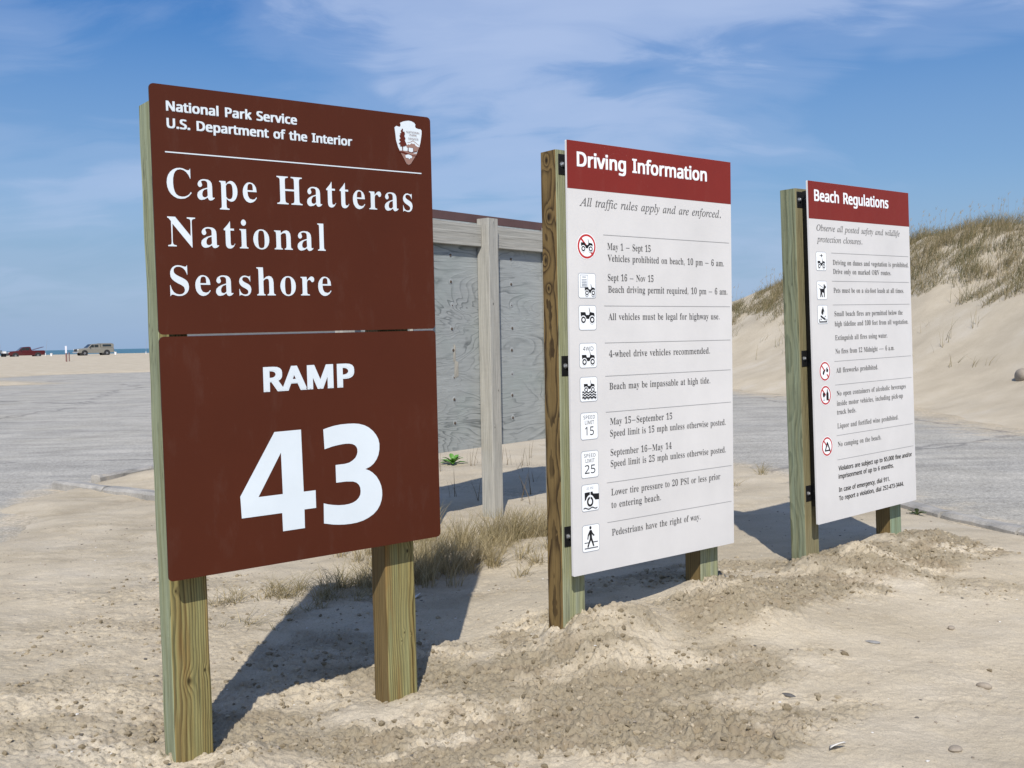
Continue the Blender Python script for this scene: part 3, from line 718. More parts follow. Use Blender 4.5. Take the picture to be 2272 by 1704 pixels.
Is;H:K9y:>9z:4:#:&:&9{:%9y9{9r9{9y:Y:%:Y:):D:0:5:::,:H:):R:+:[:1:b:::d:F:a:S:X:a:N:n:D:}:;;3:8;C:;;R:D;`:Q;h:b;k:x;h;-;d;2;f;4;j;:;j;3;7;.;7;(;O:v;^:f;b:^;a:W;]:S;V:Q;N:T;B:_;4:i;&:s:r:{:b;%:P;#:D:x:8:p:.:f:&:Y9{
It;):49y:(:#:#:1:$:::&:C:E;Y:.;Y:/;a:C;i:V;y:i<8:q<8:d;e;&;e;$;Y:a;Y:E:K:B:::C:5:H:3:S:9:c:L:h:F:M:)
Iu<*:;9y:29z:+:%:&:-:%:7:(:F:-:_:=;>:?;G:@;Q:?;V:;;Z:+;]:,;c:B;f:Q;h:`;k:e;i:d;e:c;a:G:Y:C:I:B:?:D:7:L:4:V:7:c:?:p:L;#:^;1:s;=;2;G;K;O;g;j;g;L:R;G:<;I:6;N:4;Z:;;j:N;o:I;_:2;M:$;;9y;/:#;*:1;/:M;::r:z:M:d:4:O:$
Iv;a:C9y:=:z::;@:6;Q:/;X:#;[9z;[9{;b:2;e:>;h:F;j:L;k:S;Z:W;*:[:A:w:_;2:z;@;6;D;D;@;K;8;S;4;];6;c;9;h;>;k;D;k;K;j;P;f;S;_;T;U;N;=;;:v:u:O:J9y
Iw<S:<9y:::}:8;A:4;R:.;Z:#;]9{;]9};c:3;f:?;i:G;k:L;k:R;X:T:{:U:R;C;k;I;k;V:G;o:e<.;.<4;:<6;D<0;N<+;T<);[<*;b<-;g<2;j<8;k<>;j<C;e<F;^<G;U<=;4;w:_;D9y;?9y;2;::B9y
Iy;S9g9/9`909Z939W989U9>9Y9G9e9K9n9H9y9F:)9K:59Y:L9z::;#:6;8:2;F:.;O:);V9{;Z9q;]9r;b:(;e:4;h:C;k:I;d:N;M:V;$:b:A:{:j;0;);6;7;8;A;6;H;0;N;+;R;(;];);c;,;g;7;k;>;i;D;e;G;^;I;T;C;<;4:t;#:W:g:5:O9l:79M9z979p91
S$<4:z9j:z:4:U:8:9:@:9:]:V:S:z:N:z;::];D:H;Q:=;b:9;x:=<5:J<F:_<Q:z<U:z<t;6<t;6<V;W<R;s<I;i<0;Q<8;6<<;6;Q;[;C;i;;;s;1;x;$;z:o;v:Y;i:H;S:<;6:6;69j|:z;X:z<;:j<9:_<3:X<+:V;z:X;n:^;e:i;_|;6:P;H:S;S:Y;Z:b;]:m;Z:x;T;&;I;-;6;3
S,;%:29Q:;9}:C:K:c:K:e:G:X9y:H9Q
S-;8:1:r:1;3;+;3;+:r
S.;%:Q9x:I9z:B:$:>:,:<:6:>:A:B:H:I:K:Q:M:Y:K:a:H:e:A:g:6:e:,:a:$:Y9z
S/;I:&:#;)<e;F<e:D:#
S0<4;,9z:l:#:W:/:H:A:9:i:4;D:6;i:<</:G<G:V<Y:k<e;,<h;D<e;X<Y;i<G;x;y<#;D;{:y;u:Z;j:A;Z:/;F:#|;,::;C:@;R:R;[:r;_;D;[;p;R<6;C<H;,<N:m<H:^<6:U;p:R;D:U:r:^:R:m:@
S1<4;%:#;%;u;&<3;(<E:w<<:l<2:Q;w:B<1;+<e;C<e;C:#
S2<4:4:#:4:=:t;#;9;D;D;R;L;a;Q;o;S<%;P<7;G<D;9<K;(<N:q<L:c<H:G<7:7<K:F<V:W<`:l<f;(<h;F<d;^<V;m<B;r<&;p;n;j;];a;L;T;<;3:s:Y:@:Y:?;}:?;}:#
S3<4:v9z:R9}:B:&:3:.:3:I:T:>:v:9;9:=;L:F;V:U;Z:j;V;#;H;1;3;9:p;;:X;;:X;T:p;T;1;W;D;b;P;p;S<*;P<9;H<E;:<L;(<N:o<M:_<I:C<::4<N:C<X:T<a:i<f;&<h;H<d;`<V;n<C;s<,;o;o;e;^;T;Q;@;J;@;I;Y;C;l;7;v;%;z:i;x:T;p:C;d:5;Q:*;:9}
S4<4;F:#;F:Z:+:Z:+:u;D<f;c<f;c:v<-:v<-:Z;c:Z;c:#|:H:v;F:v;F;i;F<.;H<F;F<F;@<8;8<+
S5<4:x9z:U:#:F:(:9:.:9:J:G:C:W:>:y::;8:=;J:F;W:V;[:o;W;*;L;:;:;C:x;F:b;E:N;A:?;K:H<e;i<e;i<I:b<I:[;[:l;_;(;`;J;Z;d;M;t;6;z:r;t:O;b:6;E:%
S6<4;09z:s9}:`:,:N:::A:O:9:k:6;2:8;L:;;f:A<$:K<;:Z<M:n<[;-<e;L<h;]<g;k<e;k<K;]<N;M<O;8<M;%<G:r<>:g<2:_<#:Y;l:T;F:V;F:`;Q:m;Z:};a;7;c;S;^;j;O;y;8<#:r;x:P;i:6;O:%|;0:9;C:=;R:G;]:X;`:r;];.;S;=;E;H;1;K:{;I:n;D:d;=:[;4:V;*:T:x:V:j:Z:Z:b:M:l:C:y:<
S7<4:R:#;]<I:3<I:3<e<#<e<#<M:s:#
S9<4:e9z:U9z:F:#:F:=:T:::e:9:z:;;3:A;@:J;K:V;S:e;X:u;^;B;[;B;R;7;E;.;5;(:{;%:_;*:H;9::;P:5;o:7<.:><B:J<R:Y<^:m<f;)<h;?<e;S<];d<M;q<9;y;w;};U;z;<;w:{;q:d;g:M;W:;;D:-;+:#|;(;=;7;>;D;C;N;K;V;T;[;_;^;j;[;x;W<-;P<:;F<E;9<L;)<N:o<K:`<@:U</:R;p:U;Z:^;J:m;@
SA<K:#:#;*<f;E<f<J:#<+:#;g:o:`:o:C:#|:j;1;^;1;B;{;?<+;:<:;7<F;1<1;,;{
SB<N:E:#:E<e;1<e;Y<a;v<V<.<D<4<(<1;n<(;^;s;R;_;K;_;J;n;F;{;A<-;9<5;/<::z<<:i<7:K<%:6;d:(;A:#|:d;V;7;V;Q;X;b;a;k;m;n<$;j<6;`<A;M<H;2<J:d<J|:d:>;;:>;V:A;h:J;r:X;u:l;r;#;h;1;U;:;9;<:d;<
SC<H;O9z;-:#:k:0:T:B:E:[:<:z:8;D:<;g:F<,:V<E:n<X;1<d;T<h;x<e<><Y<2<?;r<I;S<M;;<J;&<A:p<3:_;m:X;D:_:u:n:U;$:G;::>;S:;;r:><4:E<4:*;r9}
SD<j:E:#:E<e;6<e;X<a;v<V<5<F<F</<Q;k<U;F<Q:z<F:[<4:C;t:2;T:&;/:#|:d:>;+:>;N:B;k:M<$:a<1:}<5;E<2;c<*;{;v<4;X<D;2<J:d<J
SE</:E:#:E<e;t<e;t<I:d<I:d;V;n;V;n;<:d;<:d:?;t:?;t:#
SI;>:1:#:1:5:N:<:N<L:1<R:1<e;0<e;0<R:m<L:m:<;0:5;0:#
SK<D:E:#:E<e:d<e:d;F:x;];4;t;v<e<@<e;9;S<D:#;y:#:};?:d;):d:#
SL<#:E:#:E<e:d<e:d:?;u:?;u:#
SM=M:E:#:E<e:r<e;d:O;e:O<X<e=,<e=,:#<g:#<g;`<h<*<i<F<h<F;p:#;V:#:`<F:_<F:a<*:a;^:a:#
SN<t:E:#:E<e:h<e<7:M<9:M<8:^<7:v<6;4<6<e<S<e<S:#</:#:`<;:_<;:a;w:a;R:a:#
SO<{;O9z;-:$:j:0:T:C:E:[:<:{:8;E:<;h:E<-:T<F:j<X;-<e;P<h;r<e<4<X<J<F<Y<-<d;h<g;D<d:z<Y:[<J:C<4:0;r:$|;O:;;i:><#:F<3:U<A:u<F;D<A;n<3<3<#<B;i<J;P<M;7<J:}<B:m<3:^;n:X;D:^:u:m:U:}:F;7:>
SP<?:E:#:E<e;,<e;U<`;r<Q<)<;<.;v<,;c<$;P;r;@;`;4;G;,;%;):d;):d:#|:d;C:};C;A;F;V;N;d;^;h;u;d<0;X<>;E<G;)<J:d<J
SR<E:E:#:E<e;/<e;V<a;r<S<)<><.;y<,;g<&;X;x;L;n;C;V;7<@:#;v:#;:;/:d;/:d:#|:d;I;/;I;H;K;Y;T;d;c;h;w;d<2;Y<@;G<G;-<J:d<J
SS<,:x9z:R:#:5:,:5:I:S:?:y:;;8:=;I:E;S:R;V:b;U:m;Q:v;J;$;@;,:w;;:[;G:H;V:<;j:8<*:;<<:B<K:N<W:^<a:q<f;-<h;Q<d;p<Z;f<@;J<I;,<M:q<J:c<C:Z<8:W<*:X;x:];o:c;g:m;`;3;Q;W;A;e;7;n;+;t:v;v:e;p:H;^:2;B:$
ST</:s:#:s<I:&<I:&<e<+<e<+<I;8<I;8:#
SU<j;F9z;*9}:l:+:Z:9:H:U:B:z:B<e:a<e:a:y:e:_:q:K;,:?;G:;;d:?;w:L<):a<-:z<-<e<K<e<K:z<H:b<A:L<4::;{:,;d:#
SV<=:{:#:#<e:D<e:{:{;+:_;1:F;7:_;@:};w<e<=<e;@:#
SW=T:h:#:(<e:H<e:n;):u:d:y:H;$:f;-;+;W<e;x<e<K;*<S:d<X:H<]:d<d;*=0<e=P<e<i:#<J:#;t;j;o<$;j<6;h<@;d<.;[;i;.:#
Sa<0:m9z:V:#:D:.:7:>:3:V:9:o:I;(:d;3;2;7;P;8;P;C;N;V;G;c;;;j;+;l:i;h:P;^:G;u:d<%:u<*;-<+;I<&;^;v;j;c;n;G;n:#;X:#;R:>;Q:>;E:1;8:(;)9{|:t:8;0:<;A:E;L:U;P:m;P;#;5:}:r:y:`:q:U:f:R:V:T:I:[:@:g::
Sb<C;>9z;+9}:t:(:h:1:_:;:]:;:V:#:A:#:A<t:_<t:_<5:_;y:];i:_;i:h;t:t;};+<);><+;]<$;u;m<+;O<0;%<+:U;u:8;]:&|;9:9;O:>;_:K;h:b;j;%;e;L;T;d;9;k:z;g:j;Z:b;E:_;&:_;%:b:a:j:K:z:>
Sc;n;19z:s9}:_:*:N:7:A:I:9:a:6;$:9;C:B;[:O;n:a;{:u<);3<+;M<(;c;{;Y;b;F;h;2;j:n;c:[;K:U;$:X:b:c:K:s:>;0::;J:=;`:E;`:*;K9}
Sd<C;(9z:c:%:K:8:<:U:6;%:<;N:K;m:c<$;)<+;<<);K<#;W;t;a;j;c;j;b;w;a<+;a<t<%<t<%:#;g:#;c:<;a:<;W:2;K:);<9}|;-:9;E:=;U:I;_:];b:y;b;$;_;C;V;Y;F;g;-;l:q;g:b;X:X;B:U;$:X:a:b:K:q:>
Se<1;59z:v9}:a:+:N:8:A:J:9:b:6;$:9;@:@;W:L;k:];y:q<(;.<+;D<);V;z;f;n;p;^;w;I;y;2;y:y:U:y:Y:^:f:J:x:>;6::;U:=;q:F;q:,;U9}|:V;8;Y;8;W;L;O;^;A;i;.;l:t;i:e;_:[;M
Sf;@:I:#:I;j:);j:);x:I<):I<3:L<Q:X<g:l<r;+<v;?<t;N<p;F<X;:<[;+<^:w<Z:n<S:i<F:g<4:g<(;;<(;;;j:g;j:g:#
Sg<C;-9+:b9.:E97:E9R:c9G;/9D;D9G;S9R;^9c;b9x;b:%;b:1;c:<;a:<;R:-;@:#;)9z:c:&:J:9:;:W:6;%:;;L:J;k:b<$;(<+;9<*;H<$;V;u;b;i;c;i;g<(<%<(<%9z;z9W;k9?;Q90|;-:9;E:<;U:G;_:[;b:x;b;%;_;E;T;[;D;h;,;k:q;g:b;Y:X;C:U;$:X:a:b:J:q:=
Sh<D:A:#:A<t:_<t:_<(:];h:_;h:j;t:w<#;.<);?<+;[<&;q;t<#;`<(;A<(:#;d:#;d;?;`;W;Q;g;;;k:z;g:j;Z:b;E:_;):_:#
Si:}:P<F:I<G:C<K:?<P:><Y:?<b:C<h:I<k:P<l:V<k:]<h:`<b:b<Y:`<P:]<K:V<G|:A:#:A<(:_<(:_:#
Sj:}:P<F:I<G:C<K:?<P:><Y:?<b:C<h:I<k:P<l:V<k:]<h:`<b:b<Y:`<P:]<K:V<G|:+9+9v9-9k9/9k9G9u9E:(9D:29E:99J:?9R:A9a:A<(:_<(:_9b:[9K:R9::B9/
Sk<&:A:#:A<t:_<t:_;F:^;8:];):_;):e;0:m;;:t;C;U<(;x<(;.;3<#:#;Y:#:s:y:_:g:_:#
Sl:}:A:#:A<t:_<t:_:#
Sm=V:A:#:A<(:X<(:^;h:_;h:i;u:v<#;,<*;;<+;T<(;h;w;t;f;u;f<&;t<5<#<E<)<V<+<r<&=,;u=7;`=;;A=;:#<w:#<w;@<r;X<f;g<Q;k<:;h<,;[;};I;y;/;y:#;[:#;[;@;W;X;K;g;6;k:x;g:j;Z:b;E:_;):_:#
Sn<D:A:#:A<(:X<(:^;h:_;h:j;u:x<#;.<*;?<+;[<&;q;u<#;`<(;A<(:#;d:#;d;?;`;W;Q;g;;;k:{;g:k;Z:b;E:_;):_:#
So<?;19z:t9}:`:,:N:9:A:K:9:d:6;%:<;N:M;l:h<$;2<+;I<);^;y;o;l;{;Y<*;B<-;%<&:W;o:9;T:&|;2:9;I:>;Z:L;d:c;g;%;d;C;Z;X;I;g;1;k:s;g:b;X:X;C:U;%:X:c:c:L:s:>
Sp<C:A9+:A<(:Y<(:^;h:_;h:h;s:t;};+<);><+;]<%;u;m<+;O<0;%<+:V;u:8;]:&;>9z;+9}:t:):h:1:_:;:]:;:^:,:_9v:_9+|;9:9;H:;;U:B;_:M;e:[;i:m;j;&;h;B;_;X;N;g;9;k:z;h:k;[:b;H:_;,:_;%:b:b:j:K:z:>
Sr;W:A:#:A<(:Y<(:];`:^;`:h;n:u;z;+<);<<+;G<+;R<);N;g;D;i;:;i;-;h:z;b:o;X:f;L:a;=:_;,:_:#
Ss;n:o9z:M:#:5:,:5:G:O:=:`:::p:8;*::;7:@;?:H;A:S;=:`;0:k:n:w:O;+:D;3:<;;:7;F:5;T::;i:H;x:^<(:z<+;?<(;Z;x;P;a;8;i:x;l:h;k:[;f:T;_:Q;U:R;N:V;I:e;?;(;3;E;%;P:w;W:o;]:d;_:V;Y:?;J:.;3:#
St;E:y9z:k9{:_:%:S:,:J:6:E:E:C:X:C;j:);j:);x:C<+:O<Q:a<Q:a<(;<<(;<;j:a;j:a:Y:c:K:i:A:r:;;$:9;2::;>:=;>:%;09{
Su<D;(9z:d:$:O:0:C:E:?:c:?<(:]<(:]:e:b:L:o:>;,:9;F:=;V:J;`:_;b:{;b<(<&<(<&:#;h:#;c:<;b:<;W:0;I:&;99{
Sv;x:i:#:#<(:D<(:k:o:q:^:v:L:y:>:{:>;$:L;+:_;1:o;W<(;x<(;2:#
Sy;x:@9+:29,:(9.:(9F:19D:<9D:I9F:T9L:^9V:d9d:n9}:#<(:D<(:l:s:u:X:{:A:}:A;*:W;3:s;W<(;x<(;*9d:x9L:j9;:X9/"""
_A = ''.join(chr(c) for c in range(35, 127) if chr(c) not in '\\\'"|~')[:88]
_ai = {c: i for i, c in enumerate(_A)}


def _dec(a):
    return _ai[a[0]] * 88 + _ai[a[1]] - 1936


GLY = {}
for ln in GL.split('\n'):
    if len(ln) < 4:
        continue
    polys = []
    head, rest = ln[2:4], ln[4:]
    for part in rest.split('|'):
        v = [_dec(part[i:i + 2]) for i in range(0, len(part) - 1, 2)]
        polys.append(list(zip(v[0::2], v[1::2])))
    GLY[ln[:2]] = (_dec(head), polys)
CAP = {'B': 228, 'I': 232, 'S': 240}
SPC = {'B': 125, 'I': 125, 'S': 130}
for st in 'BIS':
    ref = {'B': 'H', 'I': 'A', 'S': 'N'}[st]
    CAP[st] = max(p[1] for pl in GLY[st + ref][1] for p in pl)
    if st + '-' in GLY:
        hx = [p for pl in GLY[st + '-'][1] for p in pl]
        x0, x1 = min(p[0] for p in hx), max(p[0] for p in hx)
        y0, y1 = min(p[1] for p in hx), max(p[1] for p in hx)
        for ch, wd in (('–', 250), ('—', 500)):
            GLY[st + ch] = (wd + 10, [[(x0, y0 + 4), (x0 + wd - 30, y0 + 4), (x0 + wd - 30, y1 - 6), (x0, y1 - 6)]])


def fill_curve(polys, offset=0.0):
    """closed outlines (holes included) -> list of filled faces via a 2D curve"""
    cu = bpy.data.curves.new('outline', 'CURVE')
    cu.dimensions = '2D'
    cu.fill_mode = 'BOTH'
    cu.offset = offset
    for pl in polys:
        s = cu.splines.new('POLY')
        s.points.add(len(pl) - 1)
        for p, (x, y) in zip(s.points, pl):
            p.co = (x, y, 0, 1)
        s.use_cyclic_u = True
    ob = bpy.data.objects.new('outline', cu)
    me = bpy.data.meshes.new_from_object(ob)
    bpy.data.objects.remove(ob)
    bpy.data.curves.remove(cu)
    return me


def thin_glyph(pl, e):
    """move every outline inwards along x only by e units: slimmer stems, same hairlines"""
    if not e:
        return pl
    area = lambda q: sum(q[i][0] * q[(i + 1) % len(q)][1] - q[(i + 1) % len(q)][0] * q[i][1] for i in range(len(q)))
    sg = 1 if area(max(pl, key=lambda q: abs(area(q)))) > 0 else -1
    out = []
    for q in pl:
        n, r = len(q), []
        for i in range(n):
            (ax, ay), (bx, by), (cx, cy) = q[i - 1], q[i], q[(i + 1) % n]
            l1, l2 = math.hypot(bx - ax, by - ay) or 1, math.hypot(cx - bx, cy - by) or 1
            nx = ((by - ay) / l1 + (cy - by) / l2) * sg
            r.append((bx - e * max(-1, min(1, nx)), by))
        out.append(r)
    return out


THIN = {'B': 3.3}


def text_polys(txt, st, u0, vb, u1, cap, track=0.0):
    """text fitted between u0 and u1 on baseline vb with capital height cap"""
    pen, items = 0.0, []
    for i, ch in enumerate(txt):
        if ch == ' ':
            pen += SPC[st] + track
            continue
        adv, pl = GLY[st + ch]
        items.append((pen, thin_glyph(pl, THIN.get(st, 0))))
        pen += adv + track
    allx = [p[0] + x0 for x0, pl in items for q in pl for p in q]
    mn, mx = min(allx), max(allx)
    sy = cap / CAP[st]
    sxx = (u1 - u0) / (mx - mn)
    items = items[0::2] + items[1::2]        # neighbours may overlap: every other letter comes in a second batch
    return [[(u0 + (p[0] + x0 - mn) * sxx, vb + p[1] * sy) for p in q] for x0, pl in items for q in pl], sum(len(pl) for x0, pl in items[:(len(items) + 1) // 2])


class Face:
    """a sign face: turns (u, v) measured from the panel's top left corner into the sign's own axes"""
    def __init__(s, w, top, y):
        s.w, s.top, s.y = w, top, y

    def put(s, me, lift):
        co = np.empty(len(me.vertices) * 3, np.float32)
        me.vertices.foreach_get('co', co)
        co = co.reshape(-1, 3)
        out = np.stack([co[:, 0] - s.w / 2, np.full(len(co), s.y - lift, np.float32), co[:, 1] + s.top], 1)
        me.vertices.foreach_set('co', out.ravel())
        me.update()
        return me

    def lettering(s, lines, mat, parent, lift=0.0012, bold=(0.0, 0.0), name='lettering'):
        """one object per line; bold=(e, f) thickens stems by e and bars by f on each side with shifted copies"""
        e, f = bold
        for l in lines:
            l = list(l) + [0] * (7 - len(l))
            polys, half = text_polys(l[0], l[1], l[2] + e, l[3] + f, l[4] - e, l[5] - 2 * f, l[6])
            shifts = [(0, 0)] if e == 0 else [(-e, -f), (e, -f), (-e, f), (e, f), (0, 0)]
            bm = bmesh.new()
            for k, (dx, dy) in enumerate(shifts):
                for j, part in enumerate((polys[:half], polys[half:])):
                    if part:
                        me = s.put(fill_curve([[(x + dx, y + dy) for x, y in p] for p in part]), lift + 0.00008 * (2 * k + j))
                        bm.from_mesh(me)
                        bpy.data.meshes.remove(me)
            me = bpy.data.meshes.new(name)
            bm.to_mesh(me)
            bm.free()
            link(name, me, [mat], parent)

    def shape(s, name, polys, mat, parent, lift=0.0012):
        return link(name, s.put(fill_curve(polys), lift), [mat], parent)

    def layers(s, name, items, mats, parent, lift=0.0010):
        """stack of flat coloured shapes (list of (material index, outlines)) as one mesh"""
        bm = bmesh.new()
        for k, (mi, polys) in enumerate(items):
            me = s.put(fill_curve(polys), lift + 0.00035 * k)
            n0 = len(bm.faces)
            bm.from_mesh(me)
            bm.faces.ensure_lookup_table()
            for f in bm.faces[n0:]:
                f.material_index = mi
            bpy.data.meshes.remove(me)
        me = bpy.data.meshes.new(name)
        bm.to_mesh(me)
        bm.free()
        return link(name, me, mats, parent)


def rect(u0, v0, u1, v1):
    return [(u0, v0), (u1, v0), (u1, v1), (u0, v1)]


def rrect(u0, v0, u1, v1, r, n=5):
    if u0 > u1: u0, u1 = u1, u0
    if v0 > v1: v0, v1 = v1, v0
    P = []
    for cx, cy, a0 in ((u1 - r, v1 - r, 0), (u0 + r, v1 - r, 90), (u0 + r, v0 + r, 180), (u1 - r, v0 + r, 270)):
        for k in range(n + 1):
            a = R(a0 + 90 * k / n)
            P.append((cx + r * math.cos(a), cy + r * math.sin(a)))
    return P


def circ(cx, cy, r, n=28, ry=None):
    ry = ry or r
    return [(cx + r * math.cos(2 * math.pi * k / n), cy + ry * math.sin(2 * math.pi * k / n)) for k in range(n)]


# ------------------------------------------------------------------ materials of the signs
def sign_paint(name, col, rough, speck=0.0, speck_col=(.7, .6, .55), var=0.06):
    m, t, b = material(name)
    v = objco(t)
    n = noise(t, v, 2.2, 5, 0.6)
    c = ramp(t, n, [(0.3, tuple(x * (1 - var) for x in col)), (0.7, tuple(min(1, x * (1 + var)) for x in col))])
    dust = noise(t, mapping(t, v, (1, 1, .35)), 9.0, 5, 0.7)
    c = mixc(t, ramp(t, dust, [(0.55, 0.0), (0.85, 0.035)]), c, (.55, .50, .44))
    if speck:
        a = noise(t, mapping(t, v, (1, 1, .6)), 150.0, 2, 0.7)
        g = noise(t, v, 3.0, 3)
        s = mth(t, 'MULTIPLY', ramp(t, a, [(0.66, 0.0), (0.72, 1.0)]), ramp(t, g, [(0.56, 0.0), (0.70, speck)]))
        c = mixc(t, s, c, speck_col)
    setv(t, b.inputs['Base Color'], c)
    setv(t, b.inputs['Roughness'], ramp(t, dust, [(0.3, rough), (0.8, min(1, rough + .15))]))
    b.inputs['Specular IOR Level'].default_value = 0.2
    bump(t, b, noise(t, v, 260.0, 2, 0.5), 0.04, 0.001)
    return m


M_BROWN = sign_paint('brown_sign_paint', (.073, .0160, .0058), 0.5, 0.15, (.4, .25, .2))
M_RED = sign_paint('red_brown_sign_paint', (.205, .024, .018), 0.5, 0.8)
M_WHITE = sign_paint('off_white_sign_paint', (.665, .655, .645), 0.55)
M_LETTER = sign_paint('reflective_white_lettering', (.68, .75, .80), 0.45)
M_PURE = sign_paint('white_print', (.90, .93, .96), 0.45)
M_INK = sign_paint('grey_print', (.085, .085, .088), 0.5)
M_BLACK = sign_paint('black_print', (.012, .012, .014), 0.5)
M_LINE = sign_paint('light_grey_print', (.30, .30, .30), 0.5)
M_BORDER = sign_paint('blue_grey_print', (.33, .36, .40), 0.5)
M_REDP = sign_paint('red_print', (.50, .035, .035), 0.5)
M_EMB = sign_paint('emblem_brown_print', (.105, .020, .012), 0.5)
M_EMB2 = sign_paint('emblem_tan_print', (.30, .18, .15), 0.5)
M_ALU = simple('bare_aluminium', (.62, .60, .57), 0.45, 0.6, .1)
M_STEEL = simple('black_painted_steel', (.012, .012, .013), 0.45, 0.0, .3)
M_BOLT = simple('galvanised_bolt', (.60, .61, .62), 0.35, 0.9, .1)
M_EDGE = simple('dark_panel_edge', (.05, .045, .03), 0.6)


def wood_material(name, early, late, tint, tint_amt, pith=(.03, .05), freq=110.0, knots=(), seed=0.0, contrast=1.0, drift_a=.035, wob_a=.010, spots=0.0, stain=0.0):
    m, t, b = material(name)
    v = objco(t)
    sp = t.nodes.new('ShaderNodeSeparateXYZ')
    t.links.new(v, sp.inputs[0])
    X, Y, Z = sp.outputs
    zoff = mth(t, 'ADD', Z, seed)
    cz = t.nodes.new('ShaderNodeCombineXYZ')
    t.links.new(zoff, cz.inputs[2])
    drift = noise(t, mapping(t, cz.outputs[0], (1, 1, .75)), 1.0, 3, 0.5)
    drift2 = noise(t, mapping(t, cz.outputs[0], (1, 1, .9), (5, 3, 7)), 1.0, 3, 0.5)
    xx = mth(t, 'SUBTRACT', mth(t, 'SUBTRACT', X, pith[0]), mth(t, 'MULTIPLY', mth(t, 'SUBTRACT', drift, 0.5), drift_a))
    yy = mth(t, 'SUBTRACT', mth(t, 'SUBTRACT', Y, pith[1]), mth(t, 'MULTIPLY', mth(t, 'SUBTRACT', drift2, 0.5), drift_a))
    r = mth(t, 'SQRT', mth(t, 'ADD', mth(t, 'MULTIPLY', xx, xx), mth(t, 'MULTIPLY', yy, yy)))
    wob = noise(t, mapping(t, v, (6, 6, 1.1), (seed, 0, 0)), 1.6, 4, 0.55)
    r = mth(t, 'ADD', r, mth(t, 'MULTIPLY', mth(t, 'SUBTRACT', wob, 0.5), wob_a))
    kd = None
    for (kx, ky, kz, kr) in knots:
        dx, dy, dz = mth(t, 'SUBTRACT', X, kx), mth(t, 'SUBTRACT', Y, ky), mth(t, 'MULTIPLY', mth(t, 'SUBTRACT', Z, kz), 0.62)
        d = mth(t, 'SQRT', mth(t, 'ADD', mth(t, 'ADD', mth(t, 'MULTIPLY', dx, dx), mth(t, 'MULTIPLY', dy, dy)), mth(t, 'MULTIPLY', dz, dz)))
        g = mth(t, 'POWER', 2.718, mth(t, 'MULTIPLY', mth(t, 'MULTIPLY', d, d), -1.0 / (kr * kr * 3.2)))
        r = mth(t, 'ADD', r, mth(t, 'MULTIPLY', g, kr * 0.75))
        c_ = ramp(t, mth(t, 'DIVIDE', d, kr), [(0.25, 1.0), (0.5, 0.6), (0.85, 0.0)])
        kd = c_ if kd is None else mth(t, 'MAXIMUM', kd, c_)
    fr = mth(t, 'FRACT', mth(t, 'MULTIPLY', r, freq))
    ring = ramp(t, fr, [(0.0, 0.0), (0.35, 0.08), (0.62, 0.55), (0.80, 1.0), (0.95, 0.9), (1.0, 0.0)])
    ring = mth(t, 'MULTIPLY', ring, ramp(t, noise(t, mapping(t, v, (14, 14, .9), (seed, 4, 0)), 1.0, 3), [(0.3, 0.35), (0.65, 1.0)]))
    fib = noise(t, mapping(t, v, (130, 130, 3.0), (seed, seed, 0)), 1.0, 4, 0.65)
    fib2 = noise(t, mapping(t, v, (38, 38, 1.3), (seed * 2, 0, 0)), 1.0, 5, 0.6)
    c = mixc(t, mth(t, 'MULTIPLY', ring, contrast), early, late)
    tm = ramp(t, mth(t, 'ADD', mth(t, 'MULTIPLY', fib2, 0.7), mth(t, 'MULTIPLY', noise(t, mapping(t, v, (9, 9, .8), (0, seed, 0)), 1.0, 4), 0.3)), [(0.38, 0.0), (0.62, 1.0)])
    c = mixc(t, mth(t, 'MULTIPLY', tm, tint_amt), c, tint)
    bs = ramp(t, noise(t, mapping(t, v, (16, 16, 1.1), (seed, 8, 3)), 1.0, 4, 0.6), [(0.50, 0.0), (0.68, 1.0)])
    c = mixc(t, mth(t, 'MULTIPLY', bs, stain), c, (.21, .105, .030))
    c = mixc(t, 0.75, c, ramp(t, fib, [(0.25, .50), (0.5, 1.0), (0.75, 1.35)]), 'MULTIPLY')
    if spots:
        s_ = ramp(t, noise(t, mapping(t, v, (45, 45, 7), (seed, 3, 1)), 1.0, 3, 0.6), [(0.66, 0.0), (0.76, 1.0)])
        c = mixc(t, mth(t, 'MULTIPLY', s_, spots), c, (.035, .032, .02))
    if kd is not None:
        c = mixc(t, mth(t, 'MULTIPLY', kd, 0.85), c, tuple(x * 0.22 for x in late))
    # long drying checks
    ck = noise(t, mapping(t, v, (60, 60, 1.0), (3 + seed, 1, 0)), 1.0, 2, 0.4)
    ckm = ramp(t, mth(t, 'ABSOLUTE', mth(t, 'SUBTRACT', ck, 0.5)), [(0.0, 0.85), (0.012, 0.0)])
    ckm = mth(t, 'MULTIPLY', ckm, ramp(t, noise(t, mapping(t, v, (8, 8, 1.6), (seed, 9, 2)), 1.0, 2), [(0.52, 0.0), (0.62, 1.0)]))
    c = mixc(t, ckm, c, (.03, .027, .018))
    setv(t, b.inputs['Base Color'], c)
    b.inputs['Roughness'].default_value = 0.78
    b.inputs['Specular IOR Level'].default_value = 0.25
    bump(t, b, mth(t, 'SUBTRACT', mth(t, 'ADD', mth(t, 'MULTIPLY', fib, 0.5), mth(t, 'MULTIPLY', ring, 0.25)), ckm), 0.5, 0.004)
    return m


